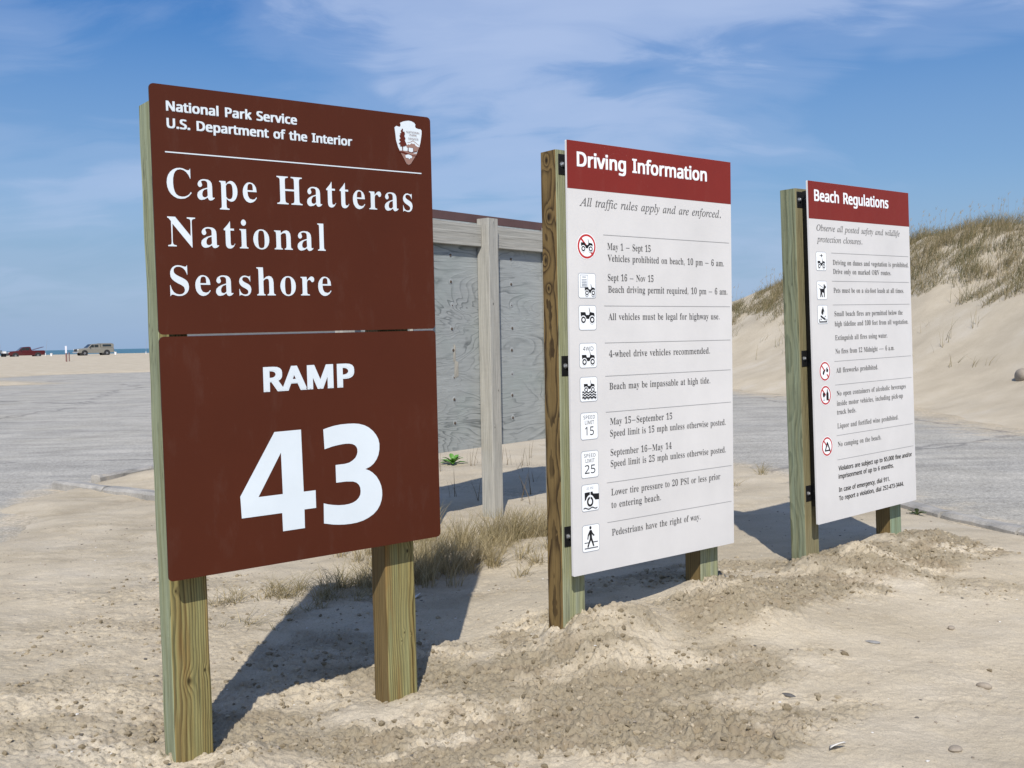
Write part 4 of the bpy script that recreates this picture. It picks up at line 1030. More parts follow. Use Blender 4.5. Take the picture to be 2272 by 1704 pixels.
GREEN = (.30, .37, .24)
OLIVE_E, OLIVE_L = (.27, .215, .080), (.070, .045, .013)
BROWN_E, BROWN_L = (.185, .122, .046), (.055, .031, .010)
w1s = wood_material('green_treated_timber', (.27, .285, .16), (.075, .08, .035), (.325, .375, .265), .70, (.13, .10), 170, (), 1.0, 1.2, spots=.85)
w1f = wood_material('yellow_green_treated_timber', OLIVE_E, OLIVE_L, (.27, .30, .15), .42, (-.10, .11), 150, ((-.012, -.062, .24, .015), (.052, -.062, .27, .008), (-.05, -.062, .60, .006)), 2.3, 1.25, stain=.6)
w1r = wood_material('golden_treated_timber', OLIVE_E, OLIVE_L, (.29, .335, .18), .45, (.11, .12), 150, ((.015, -.062, .235, .006), (.0, -.062, .20, .005), (.04, -.062, .60, .009), (.05, -.062, .22, .004)), 5.1, 1.2, stain=.75)
w1rs = wood_material('brown_treated_timber', BROWN_E, BROWN_L, (.20, .17, .08), .35, (.10, .10), 140, (), 7.7, 1.0)
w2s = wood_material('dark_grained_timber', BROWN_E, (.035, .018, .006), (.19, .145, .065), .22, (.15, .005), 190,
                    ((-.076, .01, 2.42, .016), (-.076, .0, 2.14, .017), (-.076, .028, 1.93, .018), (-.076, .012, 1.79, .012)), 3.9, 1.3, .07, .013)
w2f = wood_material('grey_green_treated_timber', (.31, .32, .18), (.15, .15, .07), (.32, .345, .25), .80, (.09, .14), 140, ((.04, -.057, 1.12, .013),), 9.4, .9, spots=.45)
w3s = wood_material('mossy_treated_timber', (.20, .205, .12), (.065, .07, .035), (.245, .295, .215), .66, (.15, .05), 130, (), 12.2, 1.0, .08, .016, spots=.6)
w3f = wood_material('brown_olive_treated_timber', (.235, .20, .11), (.12, .10, .045), (.25, .25, .15), .5, (.09, .14), 120, (), 14.1, .9)
w3r = wood_material('pale_green_treated_timber', (.25, .28, .17), (.10, .11, .05), (.27, .38, .28), .70, (.10, .12), 130, (), 17.7, .9)


def post(parent, xc, yc, wx, dy, z0, z1, mats, seed):
    """sawn square post, slightly uneven; side face (towards -x) and the others have their own timber look"""
    rnd = random.Random(seed)
    mb = MB()
    bv = 0.007
    sec = []
    for cx, cy, a0 in ((1, 1, 0), (-1, 1, 90), (-1, -1, 180), (1, -1, 270)):
        for k in range(3):
            a = R(a0 + 45 * k)
            sec.append((cx * (wx / 2 - bv) + bv * math.cos(a), cy * (dy / 2 - bv) + bv * math.sin(a)))
    n, rows = len(sec), []
    K = 60
    ph = [rnd.uniform(0, 6.28) for _ in range(8)]
    for i in range(K + 1):
        z = z0 + (z1 - z0) * i / K
        row = []
        for j, (x, y) in enumerate(sec):
            q = j // 3
            w = 0.0016 * math.sin(z * 5.3 + ph[q]) + 0.0012 * math.sin(z * 17 + ph[q + 4])
            row.append(mb.bm.verts.new((x + w, y + w * .7, z)))
        rows.append(row)
    for i in range(K):
        for j in range(n):
            f = mb.bm.faces.new((rows[i][j], rows[i][(j + 1) % n], rows[i + 1][(j + 1) % n], rows[i + 1][j]))
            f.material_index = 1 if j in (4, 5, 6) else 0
    mb.bm.faces.new(rows[-1])
    mb.bm.faces.new(rows[0][::-1])
    return mb.build('post', mats, parent, loc=(xc, yc, 0))


def sign_root(name, ctr, yaw, tilt, lean, zc):
    o = empty(name)
    Rm = Matrix.Rotation(yaw, 4, 'Z') @ Matrix.Rotation(lean, 4, 'X') @ Matrix.Rotation(tilt, 4, 'Y')
    base = Vector(ctr) - Rm.to_3x3() @ Vector((0, 0, zc))
    o.matrix_world = Matrix.Translation(base) @ Rm
    return o


def panel_mesh(w, z0, z1, y, th, r, mat, name, parent, edge=None):
    mb = MB()
    A = mb.prism(rrect(-w / 2, z0, w / 2, z1, r), 'y', y, y + th)
    for f in mb.bm.faces:
        if edge is not None and abs(f.normal.y) < .5 and len(f.verts) == 4:
            f.material_index = 1
    bmesh.ops.recalc_face_normals(mb.bm, faces=mb.bm.faces[:])
    return mb.build(name, [mat] + ([edge] if edge is not None else []), parent)


# ------------------------------------------------------------------ sign 1: brown entrance sign
ZC, H1, W1 = 1.5827, 1.842, 1.22
s1 = sign_root('park_sign', (-0.8162, 4.2014, ZC), 0.656, -0.0114, 0.0118, ZC)
tag(s1, 'brown park entrance sign with large white words and the number 43 on two posts', 'sign')
T1 = ZC + H1 / 2
p_up = panel_mesh(W1, T1 - .9175, T1, 0, .006, .018, M_BROWN, 'name_panel', s1, M_EDGE)
p_lo = panel_mesh(W1, T1 - H1, T1 - .9255, 0, .006, .018, M_BROWN, 'ramp_panel', s1, M_EDGE)
for xa, xb in ((-.50, .12), (.50, .60)):
    mb = MB()
    mb.box(xa, xb, .0062, .0105, T1 - .945, T1 - .90)
    mb.build('splice_strip', M_ALU, s1)
post(s1, -W1 / 2 + .030 + .076, .088 + .062, .152, .124, -.6, T1 - .045, [w1f, w1s], 1)
post(s1, W1 / 2 - .085 - .076, .088 + .062, .152, .124, -.6, T1 - .045, [w1r, w1rs], 2)
F = Face(W1, T1, 0)
F.lettering([('National Park Service', 'S', .060, -.0950, .585, .0368, 2)], M_LETTER, p_up, bold=(.0021, .0012))
F.lettering([('U.S. Department of the Interior', 'S', .060, -.1575, .8317, .0365, 2)], M_LETTER, p_up, bold=(.0021, .0012))
F.shape('divider_line', [rect(.050, -.2430, 1.167, -.2474)], M_LETTER, p_up)
for tx, vb, ub, ue in (('Cape Hatteras', -.412, .0517, 1.1172), ('National', -.5912, .0483, .6947), ('Seashore', -.7725, .0492, .7143)):
    F.lettering([(tx, 'B', ub, vb, ue, .1095, 20)], M_LETTER, p_up)
F.lettering([('RAMP', 'S', .4042, -1.1525, .8091, .0985, 4)], M_LETTER, p_lo, bold=(.0068, .0038))
four = [(.4433, -1.3133), (.5585, -1.3125), (.5618, -1.5657), (.6149, -1.5657), (.6149, -1.6384), (.5625, -1.6384), (.5620, -1.7146), (.4661, -1.7146), (.4650, -1.6405), (.2950, -1.6405), (.2918, -1.5544)]
four_in = [(.4682, -1.3976), (.4705, -1.5647), (.3670, -1.5647)]
three = [(.6580, -1.3197), (.6830, -1.3135), (.7067, -1.3088), (.7380, -1.3055), (.7709, -1.3049), (.8000, -1.3060), (.8245, -1.3095), (.8500, -1.3172), (.8705, -1.3281), (.8900, -1.3440), (.9047, -1.3617), (.9150, -1.3805), (.9199, -1.4009), (.9190, -1.4260), (.9135, -1.4486), (.9035, -1.4675), (.8886, -1.4841), (.8710, -1.4955), (.8488, -1.5028), (.8675, -1.5108), (.8833, -1.5215), (.9010, -1.5390), (.9136, -1.5591), (.9225, -1.5805), (.9265, -1.6020), (.9265, -1.6230), (.9226, -1.6432), (.9145, -1.6635), (.9014, -1.6821), (.8820, -1.6985), (.8571, -1.7109), (.8310, -1.7195), (.8022, -1.7243), (.7720, -1.7255), (.7410, -1.7244), (.7140, -1.7215), (.6886, -1.7174), (.6480, -1.7074), (.6495, -1.6241), (.6700, -1.6310), (.6914, -1.6359), (.7180, -1.6405), (.7439, -1.6422), (.7660, -1.6412), (.7861, -1.6372), (.8020, -1.6300), (.8136, -1.6200), (.8210, -1.6075), (.8230, -1.5938), (.8215, -1.5785), (.8155, -1.5656), (.8045, -1.5555), (.7891, -1.5491), (.7549, -1.5454), (.7096, -1.5456), (.7092, -1.4718), (.7536, -1.4710), (.7730, -1.4680), (.7884, -1.4608), (.8020, -1.4510), (.8099, -1.4390), (.8133, -1.4270), (.8130, -1.4155), (.8095, -1.4055), (.8021, -1.3975), (.7905, -1.3915), (.7756, -1.3884), (.7570, -1.3874), (.7377, -1.3885), (.7170, -1.3907), (.6962, -1.3937), (.6610, -1.4019)]
F.shape('numeral', [four, four_in], M_LETTER, p_lo)
F.shape('numeral', [three], M_LETTER, p_lo)
EMB = {
  'outline':[(1.0654,-0.0382),(1.0798,-0.0315),(1.0941,-0.0276),(1.1084,-0.0250),(1.1226,-0.0259),(1.1368,-0.0314),(1.1428,-0.0384),(1.1408,-0.0461),(1.1441,-0.0526),(1.1575,-0.0560),(1.1684,-0.0557),(1.1736,-0.0613),(1.1732,-0.0751),(1.1697,-0.0952),(1.1664,-0.1122),(1.1604,-0.1309),(1.1467,-0.1594),(1.1315,-0.1833),(1.1146,-0.2073),(1.1045,-0.2133),(1.0931,-0.2088),(1.0780,-0.1843),(1.0646,-0.1628),(1.0530,-0.1427),(1.0435,-0.1136),(1.0409,-0.0869),(1.0374,-0.0603),(1.0464,-0.0527),(1.0613,-0.0558),(1.0666,-0.0530),(1.0678,-0.0454)],
  'tree':[(1.0743,-0.0613),(1.0786,-0.0639),(1.0774,-0.0746),(1.0854,-0.0739),(1.0877,-0.0827),(1.0839,-0.0921),(1.0897,-0.1021),(1.0859,-0.1099),(1.0925,-0.1229),(1.0958,-0.1302),(1.0850,-0.1349),(1.0761,-0.1371),(1.0764,-0.1544),(1.0719,-0.1547),(1.0717,-0.1375),(1.0602,-0.1369),(1.0657,-0.1312),(1.0553,-0.1261),(1.0662,-0.1176),(1.0576,-0.1109),(1.0649,-0.1042),(1.0600,-0.0927),(1.0654,-0.0892),(1.0621,-0.0835),(1.0692,-0.0813),(1.0669,-0.0710),(1.0714,-0.0676)],
  'mount':[(1.0940,-0.1319),(1.1049,-0.1249),(1.1102,-0.1275),(1.1212,-0.1190),(1.1282,-0.1230),(1.1337,-0.1195),(1.1406,-0.1280),(1.1513,-0.1332),(1.1622,-0.1316),(1.1584,-0.1357),(1.1526,-0.1468),(1.1470,-0.1518),(1.1290,-0.1532),(1.1277,-0.1397),(1.1045,-0.1385),(1.1008,-0.1419),(1.0938,-0.1364)],
  'range':[(1.0998,-0.1178),(1.1124,-0.1152),(1.1288,-0.1070),(1.1411,-0.1143),(1.1588,-0.1250),(1.1569,-0.1267),(1.1401,-0.1167),(1.1287,-0.1101),(1.1132,-0.1174),(1.1007,-0.1195)],
  'ground':[(1.0578,-0.1559),(1.0719,-0.1547),(1.0968,-0.1550),(1.1109,-0.1592),(1.1270,-0.1594),(1.1287,-0.1623),(1.1485,-0.1615),(1.1429,-0.1673),(1.1353,-0.1785),(1.1146,-0.2073),(1.1046,-0.2129),(1.0931,-0.2088),(1.0780,-0.1843)],
  'bison':[(1.0863,-0.1739),(1.0945,-0.1703),(1.1034,-0.1688),(1.1140,-0.1718),(1.1202,-0.1751),(1.1199,-0.1812),(1.1172,-0.1844),(1.1100,-0.1842),(1.1081,-0.1889),(1.1045,-0.1891),(1.1029,-0.1847),(1.0922,-0.1848),(1.0886,-0.1843)],
  'trees2':[(1.1018,-0.1388),(1.1045,-0.1385),(1.1039,-0.1552),(1.1180,-0.1586),(1.1271,-0.1549),(1.1277,-0.1382),(1.1304,-0.1395),(1.1298,-0.1547),(1.1470,-0.1518),(1.1487,-0.1539),(1.1270,-0.1587),(1.1144,-0.1612),(1.0985,-0.1571)],
}
tx_e = []
for w_, a_, b_, c_ in (('NATIONAL', 1.0955, 1.1620, -.0768), ('PARK', 1.1105, 1.1470, -.0890), ('SERVICE', 1.1035, 1.1545, -.1045)):
    tx_e += text_polys(w_, 'S', a_, c_, b_, .0072, 6)[0]
F.layers('arrowhead_emblem', [(0, [EMB['outline']]), (2, [EMB['range']]), (2, [EMB['mount']]), (2, [EMB['ground']]), (1, [EMB['trees2']]), (1, [EMB['tree']]),
                              (1, [[(1.0545, -.159), (1.075, -.158), (1.108, -.1665), (1.122, -.171), (1.148, -.1700), (1.147, -.1725), (1.118, -.1745), (1.09, -.1695), (1.058, -.1625)]]),
                              (0, [EMB['bison']]), (1, tx_e)], [M_LETTER, M_EMB, M_EMB2], p_up)


# ------------------------------------------------------------------ pictograms (unit box, y up)
def jeep(x, y, s, sink=False):
    """list of (material key, outlines) of an open off-road car seen from the side"""
    def tr(pl):
        return [(x + a * s, y + b * s) for a, b in pl]
    body = tr([(0, .58), (.34, .58), (.40, .44), (.60, .44), (.64, .56), (.72, .58), (.97, .54), (1.0, .40), (.97, .30), (.60, .24), (.40, .24), (.03, .30)])
    shield = tr([(.645, .56), (.585, .80), (.612, .81), (.69, .58)])
    it = [('k', [body]), ('k', [shield])]
    for cx in (.19, .80):
        it += [('w', [tr(circ(cx, .20, .215, 20))]), ('k', [tr(circ(cx, .20, .165, 20))]), ('w', [tr(circ(cx, .20, .085, 16))])]
    return it


def wave(x0, x1, y, th, n=4):
    up, dn = [], []
    for i in range(n * 6 + 1):
        f = i / (n * 6)
        yy = y + .028 * math.sin(f * n * 2 * math.pi)
        up.append((x0 + (x1 - x0) * f, yy + th / 2))
        dn.append((x0 + (x1 - x0) * f, yy - th / 2))
    return up + dn[::-1]


def stroke(x0, y0, x1, y1, w):
    d = Vector((x1 - x0, y1 - y0)).normalized()
    a, b = -d.y * w / 2, d.x * w / 2
    return [(x0 + a, y0 + b), (x1 + a, y1 + b), (x1 - a, y1 - b), (x0 - a, y0 - b)]


def t_icon(txt, x0, y, x1, cap, track=6):
    return text_polys(txt, 'S', x0, y, x1, cap, track)[0]


def pictogram(F, parent, u0, v0, u1, v1, items, ring=False):
    """square white pictogram with grey rim, or a red prohibition ring"""
    key = {'w': 0, 'k': 1, 'g': 2, 'r': 3}
    out = []
    if ring:
        cx, cy, r = (u0 + u1) / 2, (v0 + v1) / 2, (u1 - u0) / 2
        out += [(0, [circ(cx, cy, r * 1.07, 40)]), (3, [circ(cx, cy, r, 40)]), (0, [circ(cx, cy, r * .83, 40)])]
    else:
        out += [(2, [rrect(u0, v0, u1, v1, .014)]), (0, [rrect(u0 + .003, v0 - .003, u1 - .003, v1 + .003, .0115)])]
    for k, polys in items:
        out.append((key[k], [[(u0 + a * (u1 - u0), v1 + b * (v0 - v1)) for a, b in p] for p in polys]))
    return F.layers('pictogram', out, [M_PURE, M_BLACK, M_BORDER, M_REDP], parent)


BAR = ('r', [stroke(.16, .84, .84, .16, .085)])
BAR_BACK = [('r', [stroke(.15, .85, .50, .50, .085)]), ('r', [stroke(.66, .34, .85, .15, .085)])]
WALK = [('k', [circ(.47, .885, .062, 16)]),
        ('k', [[(.43, .80), (.53, .80), (.60, .68), (.70, .60), (.67, .55), (.56, .62), (.54, .66), (.56, .50), (.62, .36), (.68, .20), (.61, .18), (.54, .33), (.49, .42), (.41, .30), (.34, .16), (.27, .19), (.34, .33), (.42, .48), (.42, .64), (.36, .58), (.34, .46), (.28, .47), (.31, .63)]]),
        ('k', [stroke(.12, .345, .36, .345, .03)]), ('k', [stroke(.62, .345, .88, .345, .03)]), ('k', [stroke(.12, .14, .88, .14, .03)])]
TYRE = [('k', [[(.17, .70), (.62, .72), (.66, .64), (1.0, .62), (1.0, .40), (.78, .40), (.70, .48), (.25, .45), (.17, .38)]]),
        ('w', [circ(.475, .37, .235, 26)]), ('k', [circ(.475, .355, .185, 26)]), ('w', [circ(.475, .355, .10, 20)]),
        ('w', [stroke(.475, .74, .475, .40, .035)]), ('g', t_icon('20 PSI', .27, .815, .66, .085)), ('k', [wave(.08, .88, .12, .035, 2)])]
DOG = [('k', [[(.30, .62), (.36, .58), (.62, .58), (.68, .66), (.66, .78), (.72, .86), (.78, .76), (.90, .70), (.88, .62), (.80, .60), (.76, .55), (.76, .14), (.68, .14), (.66, .36), (.50, .40), (.52, .26), (.60, .14), (.50, .14), (.42, .30), (.40, .14), (.30, .14), (.33, .40), (.30, .54), (.22, .60)]]),
       ('g', [stroke(.14, .82, .68, .62, .035)])]
FIRE = [('k', [[(.52, .94), (.60, .78), (.66, .68), (.63, .56), (.56, .48), (.62, .62), (.60, .68), (.56, .60), (.50, .47), (.40, .50), (.35, .60), (.40, .74), (.48, .82)]]),
        ('k', [stroke(.28, .42, .76, .22, .10)]), ('k', [[(.72, .44), (.80, .40), (.66, .34)]]), ('k', [[(.26, .30), (.40, .25), (.28, .20)]]),
        ('k', [[(.12, .26), (.17, .26), (.19, .14), (.83, .14), (.85, .26), (.90, .26), (.88, .08), (.14, .08)]])]
CRACK = [('k', [[(.27, .36), (.36, .30), (.47, .48), (.40, .56), (.30, .50)]]), ('k', [circ(.70, .54, .095, 14)]), ('k', [stroke(.40, .54, .52, .58, .04)]), ('k', [stroke(.60, .62, .72, .70, .04)])]
DRINK = [('k', [[(.22, .60), (.24, .44), (.33, .40), (.42, .46), (.42, .62), (.36, .66), (.28, .66)]]), ('g', [stroke(.32, .40, .32, .26, .03)]), ('g', [stroke(.24, .25, .40, .25, .03)]),
         ('k', [[(.55, .24), (.75, .24), (.75, .60), (.68, .70), (.67, .82), (.62, .82), (.61, .70), (.55, .60)]])]
TENT = [('k', [[(.48, .74), (.55, .74), (.78, .30), (.78, .25), (.26, .25), (.26, .30)], [(.515, .60), (.37, .32), (.67, .32)]])]

# ------------------------------------------------------------------ signs 2 and 3: white regulation boards
W2, H2 = 1.219, 2.134


def board_sign(ctr, yaw, tilt, lean, label, mats_l, mats_r, wx, dy, gap, xl, xr, seed, title):
    zc = ctr[2]
    o = sign_root('information_sign', ctr, yaw, tilt, lean, zc)
    tag(o, label, 'sign', 'tall white information boards on treated posts')
    T = zc + H2 / 2
    p = panel_mesh(W2, T - H2, T, 0, .012, .006, M_WHITE, 'panel', o)
    yc = .012 + gap + dy / 2
    post(o, -W2 / 2 + xl + wx / 2, yc, wx, dy, -.6, T - .035, mats_l, seed)
    post(o, W2 / 2 - xr - wx / 2, yc, wx, dy, -.6, T - .035, mats_r, seed + 1)
    # black steel brackets with a bolt each, holding the panel off the posts
    for side in (-1, 1):
        xa = (-W2 / 2 + xl) if side < 0 else (W2 / 2 - xr)
        mb = MB()
        mb.box(xa - side * .075, xa - side * .118, .0125, .0125 + gap - .004, T - H2 + .10, T - .05)
        mb.build('standoff_rail', M_STEEL, o)
        for zz in (T - .105, T - H2 / 2 - .03, T - H2 + .185):
            x0, x1 = sorted((xa - side * .016, xa - side * .105))
            mb = MB()
            mb.box(x0, x1, .012 + gap - .0035, .012 + gap + .0005, zz - .05, zz + .05, bev=.001, seg=1)
            mb.prism([(.0125, zz - .10), (.0125, zz + .045), (.012 + gap - .0036, zz + .045), (.012 + gap - .0036, zz - .02)], 'x', (x0 + x1) / 2 + (.030 if side < 0 else -.036), (x0 + x1) / 2 + (.036 if side < 0 else -.030))
            br = mb.build('bracket', M_STEEL, o)
            mb = MB()
            bx = xa - side * .040
            yb = .012 + gap - .0035
            mb.cyl((bx, yb, zz), (bx, yb - .003, zz), .0135, n=18)
            mb.cyl((bx, yb - .003, zz), (bx, yb - .011, zz), .009, n=6)
            mb.sphere((bx, yb - .011, zz), .0085, (1, .5, 1), sub=2)
            mb.build('bolt', M_BOLT, br, smooth=False)
    F = Face(W2, T, 0)
    F.shape('header_band', [rect(.0005, -.0005, W2 - .0005, -.2325)], M_RED, p, lift=.0006)
    F.lettering([title], M_PURE, p, lift=.0016, bold=(.0034, .0020))
    return o, p, F


_, p2, F2 = board_sign((0.7612, 5.4335, 1.4338), 0.6728, -0.0017, 0.0027, 'white board headed Driving Information, the middle of the three signs',
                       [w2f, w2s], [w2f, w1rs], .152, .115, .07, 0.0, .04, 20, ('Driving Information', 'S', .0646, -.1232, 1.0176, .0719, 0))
_, p3, F3 = board_sign((2.326, 6.8124, 1.427), 0.7106, -0.0143, -0.0174, 'white board headed Beach Regulations, farthest right of the three signs',
                       [w3f, w3s], [w3r, w1rs], .150, .112, .080, .0, .045, 30, ('Beach Regulations', 'S', .0647, -.1225, .9472, .0716, 0))

for uv in ((.2345, -.4478, 1.2), (.2345, -.8014, 1.203), (.2345, -.9868, 1.203), (.2345, -1.1537, 1.203), (.2345, -1.3349, 1.203), (.2345, -1.692, 1.203), (.2345, -1.8938, 1.2)):
    F2.shape('divider_line', [rect(uv[0], uv[1] + .0011, uv[2], uv[1] - .0011)], M_LINE, p2)
c2 = .0335
F2.lettering([('All traffic rules apply and are enforced.', 'I', .0777, -.3131, 1.1315, .0415, 0)], M_INK, p2)
for para in ([('May 1 – Sept 15', .2627, -.5205, .5727), ('Vehicles prohibited on beach, 10 pm – 6 am.', .2634, -.5784, 1.1539)],
             [('Sept 16 – Nov 15', .2627, -.6755, .5913), ('Beach driving permit required, 10 pm – 6 am.', .2634, -.7344, 1.1808)],
             [('All vehicles must be legal for highway use.', .2625, -.8718, 1.1116)], [('4-wheel drive vehicles recommended.', .2631, -1.0588, 1.0291)],
             [('Beach may be impassable at high tide.', .2630, -1.2222, 1.0289)],
             [('May 15–September 15', .2640, -1.4003, .7210), ('Speed limit is 15 mph unless otherwise posted.', .2630, -1.4600, 1.1554)],
             [('September 16–May 14', .2640, -1.5574, .7139), ('Speed limit is 25 mph unless otherwise posted.', .2640, -1.6140, 1.1539)],
             [('Lower tire pressure to 20 PSI or less prior', .2650, -1.7594, 1.1053), ('to entering beach.', .2643, -1.8235, .6264)],
             [('Pedestrians have the right of way.', .2655, -1.9643, .9364)]):
    F2.lettering([(a, 'B', u, v, e, c2, 0) for a, u, v, e in para], M_INK, p2)
K = .118
for k, (cy, it) in enumerate((
        (-.7028, [('g', [rect(.10, .93, .55, .42)]), ('w', [rect(.125, .905, .525, .445)]), ('g', [rect(.22, .86, .43, .82)])] + [('g', [rect(.18, .76 - .062 * q, .47, .735 - .062 * q)]) for q in range(5)] + jeep(.34, .10, .58)),
        (-.8605, jeep(.10, .26, .80)),
        (-1.0469, [('k', t_icon('4WD', .20, .69, .80, .165))] + jeep(.13, .10, .74)),
        (-1.2141, jeep(.22, .36, .62) + [('w', [[(.08, .18), (.92, .18), (.92, .42), (.08, .42)]]), ('k', [wave(.10, .90, .38, .062)]), ('k', [wave(.10, .90, .28, .062)]), ('k', [wave(.10, .90, .18, .062)])]),
        (-1.3968, [('k', t_icon('SPEED', .17, .76, .83, .13, 14)), ('k', t_icon('LIMIT', .25, .57, .77, .13, 14)), ('k', t_icon('15', .25, .17, .75, .31, 10))]),
        (-1.5874, [('k', t_icon('SPEED', .17, .76, .83, .13, 14)), ('k', t_icon('LIMIT', .25, .57, .77, .13, 14)), ('k', t_icon('25', .20, .17, .80, .31, 10))]),
        (-1.7541, TYRE), (-1.9566, WALK))):
    hh = .062 if k < 4 else .068
    pictogram(F2, p2, .0615, cy + hh, .0615 + K, cy - hh, it)
pictogram(F2, p2, .1213 - .060, -.5098 + .060, .1213 + .060, -.5098 - .060, BAR_BACK + jeep(.17, .27, .66), ring=True)

for v in (-.4394, -.6170, -.7670, -1.1246, -1.2747, -1.5967, -1.7515):
    F3.shape('divider_line', [rect(.2370, v + .0011, 1.195, v - .0011)], M_LINE, p3)
F3.lettering([('Observe all posted safety and wildlife', 'I', .0813, -.3043, 1.0865, .0385, 0), ('protection closures.', 'I', .0805, -.3744, .6058, .0385, 0)], M_INK, p3)
c3 = .0310
for para in ([('Driving on dunes and vegetation is prohibited.', .2533, -.5133, 1.1930), ('Drive only on marked ORV routes.', .2533, -.5706, .9587)],
             [('Pets must be on a six-foot leash at all times.', .2520, -.6900, 1.1219)],
             [('Small beach fires are permitted below the', .2537, -.8385, 1.0978), ('high tideline and 100 feet from all vegetation.', .2540, -.9020, 1.1701)],
             [('Extinguish all fires using water.', .2537, -.9907, .8894)], [('No fires from 12 Midnight — 6 a.m.', .2530, -1.0769, .9737)],
             [('All fireworks prohibited.', .2540, -1.1980, .7569)],
             [('No open containers of alcoholic beverages', .2530, -1.3450, 1.1126), ('inside motor vehicles, including pick-up', .2510, -1.4080, 1.0703), ('truck beds.', .2500, -1.4640, .4741)],
             [('Liquor and fortified wine prohibited.', .2495, -1.5520, 1.0018)], [('No camping on the beach.', .2490, -1.6687, .7731)]):
    F3.lettering([(a, 'B', u, v, e, c3, 0) for a, u, v, e in para], M_INK, p3)
for para in ([('Violators are subject up to $5,000 fine and/or', .2481, -1.8215, 1.1722), ('imprisonment of up to 6 months.', .2460, -1.8735, .9224)],
             [('In case of emergency, dial 911.', .2445, -1.9580, .8683), ('To report a violation, dial 252-473-3444.', .2437, -2.0130, 1.0502)]):
    F3.lettering([(a, 'S', u, v, e, .0290, 0) for a, u, v, e in para], M_BLACK, p3, bold=(.0010, .0004))
ARROW = [('k', [stroke(.36, .80, .62, .80, .035)]), ('k', [[(.50, .90), (.66, .80), (.50, .70), (.50, .75), (.58, .80), (.50, .85)]])]
for cy, it in ((-.4943, ARROW + jeep(.14, .10, .72)), (-.6753, DOG), (-.8260, FIRE)):
    pictogram(F3, p3, .0645, cy + .059, .0645 + .113, cy - .059, it)
for cy, it in ((-1.1820, CRACK), (-1.3330, DRINK), (-1.6553, TENT)):
    pictogram(F3, p3, .1260 - .059, cy + .059, .1260 + .059, cy - .059, BAR_BACK + it, ring=True)

# ------------------------------------------------------------------ weathered plywood board behind the signs
M_GREY = wood_material('silvered_timber', (.42, .405, .36), (.29, .275, .24), (.35, .35, .32), .5, (.02, .18), 70, ((-.02, -.07, 1.86, .012), (.03, -.07, 1.1, .011), (-.03, -.07, .78, .010)), 21.0, .6)


def plywood_material():
    m, t, b = material('weathered_plywood')
    v = objco(t)
    wv = noise(t, mapping(t, v, (.75, 1, 2.6)), 1.0, 3, 0.5, 0.9)
    fr = mth(t, 'FRACT', mth(t, 'MULTIPLY', wv, 17.0))
    ring = ramp(t, fr, [(0.0, 0.0), (0.6, 0.15), (0.9, 1.0), (1.0, 0.1)])
    big = ramp(t, noise(t, mapping(t, v, (1.2, 1, 2.0), (2, 0, 5)), 1.3, 4), [(0.4, 0.0), (0.65, 1.0)])
    fib = noise(t, mapping(t, v, (5, 5, 75)), 1.0, 4, 0.6)
    c = mixc(t, mth(t, 'MULTIPLY', mth(t, 'MULTIPLY', ring, big), 1.0), (.345, .365, .36), (.115, .128, .13))
    c = mixc(t, ramp(t, noise(t, v, 2.2, 4), [(0.45, 0.0), (0.75, 0.6)]), c, (.30, .345, .325))
    c = mixc(t, 0.5, c, ramp(t, fib, [(0.3, .72), (0.7, 1.2)]), 'MULTIPLY')
    setv(t, b.inputs['Base Color'], c)
    b.inputs['Roughness'].default_value = 0.85
    bump(t, b, mth(t, 'ADD', fib, mth(t, 'MULTIPLY', ring, .6)), 0.4, 0.004)
    return m


M_PLY = plywood_material()
M_CAP = simple('faded_maroon_trim', (.105, .055, .050), 0.6)
M_RUST = simple('rusty_bolt', (.10, .075, .055), 0.7, 0.2, .3, 60)
M_PATCH = simple('putty_ring', (.34, .36, .36), 0.9, 0, .2, 40)
M_PAPER = simple('torn_card', (.36, .34, .29), 0.8)
YB = 0.885
bd = empty('notice_board', (-0.19, 9.13, 0), YB)
tag(bd, 'back of a grey weathered plywood notice board on square posts behind the brown sign', 'board')
PX = [-1.70, -.86, 0, .93, 1.86]
ZB0, ZB1 = .60, 2.60
for k in range(4):
    x0, x1 = PX[k], PX[k + 1]
    mb = MB()
    mb.box(x0 + .002, x1 - .002, .072, .090, ZB0, ZB1 - .03, bev=.001, seg=1)
    sh_ = mb.build('plywood_sheet', M_PLY, bd)
    mb = MB()
    hl = (x1 - x0) / 2 - .0685
    mb.box(-.0945, .0945, -.029, .029, -hl, hl, bev=.004)
    rl = mb.build('rail', M_GREY, bd, loc=((x0 + x1) / 2, .041, ZB1 - .145))
    rl.rotation_euler = (0, math.pi / 2, 0)
    for bx in (.40, ):
        for j in range(8):
            mb = MB()
            zz = ZB1 - .33 - j * .205 + random.uniform(-.02, .02)
            xx = x0 + bx + .06 * (k == 1) + random.uniform(-.01, .01)
            mb.cyl((xx, .0722, zz), (xx, .0704, zz), .026, .020, n=20, mi=0)
            big_ = j % 3 != 2
            mb.cyl((xx - .003, .0705, zz - .003), (xx - .003, .0665, zz - .003), (.013 if big_ else .006), (.011 if big_ else .005), n=14, mi=1)
            mb.build('bolt', [M_PATCH, M_RUST], sh_)
for k in range(5):
    post(bd, PX[k], 0, .132, .136, -.6, ZB1 + (.005 if k == 2 else -.005), [M_GREY, M_GREY], 40 + k)
mb = MB()
mb.box(PX[0] - .05, PX[-1] + .05, .0735, .118, ZB1 - .028, ZB1 + .045, bev=.003)
mb.build('cap_strip', M_CAP, bd)
mb = MB()
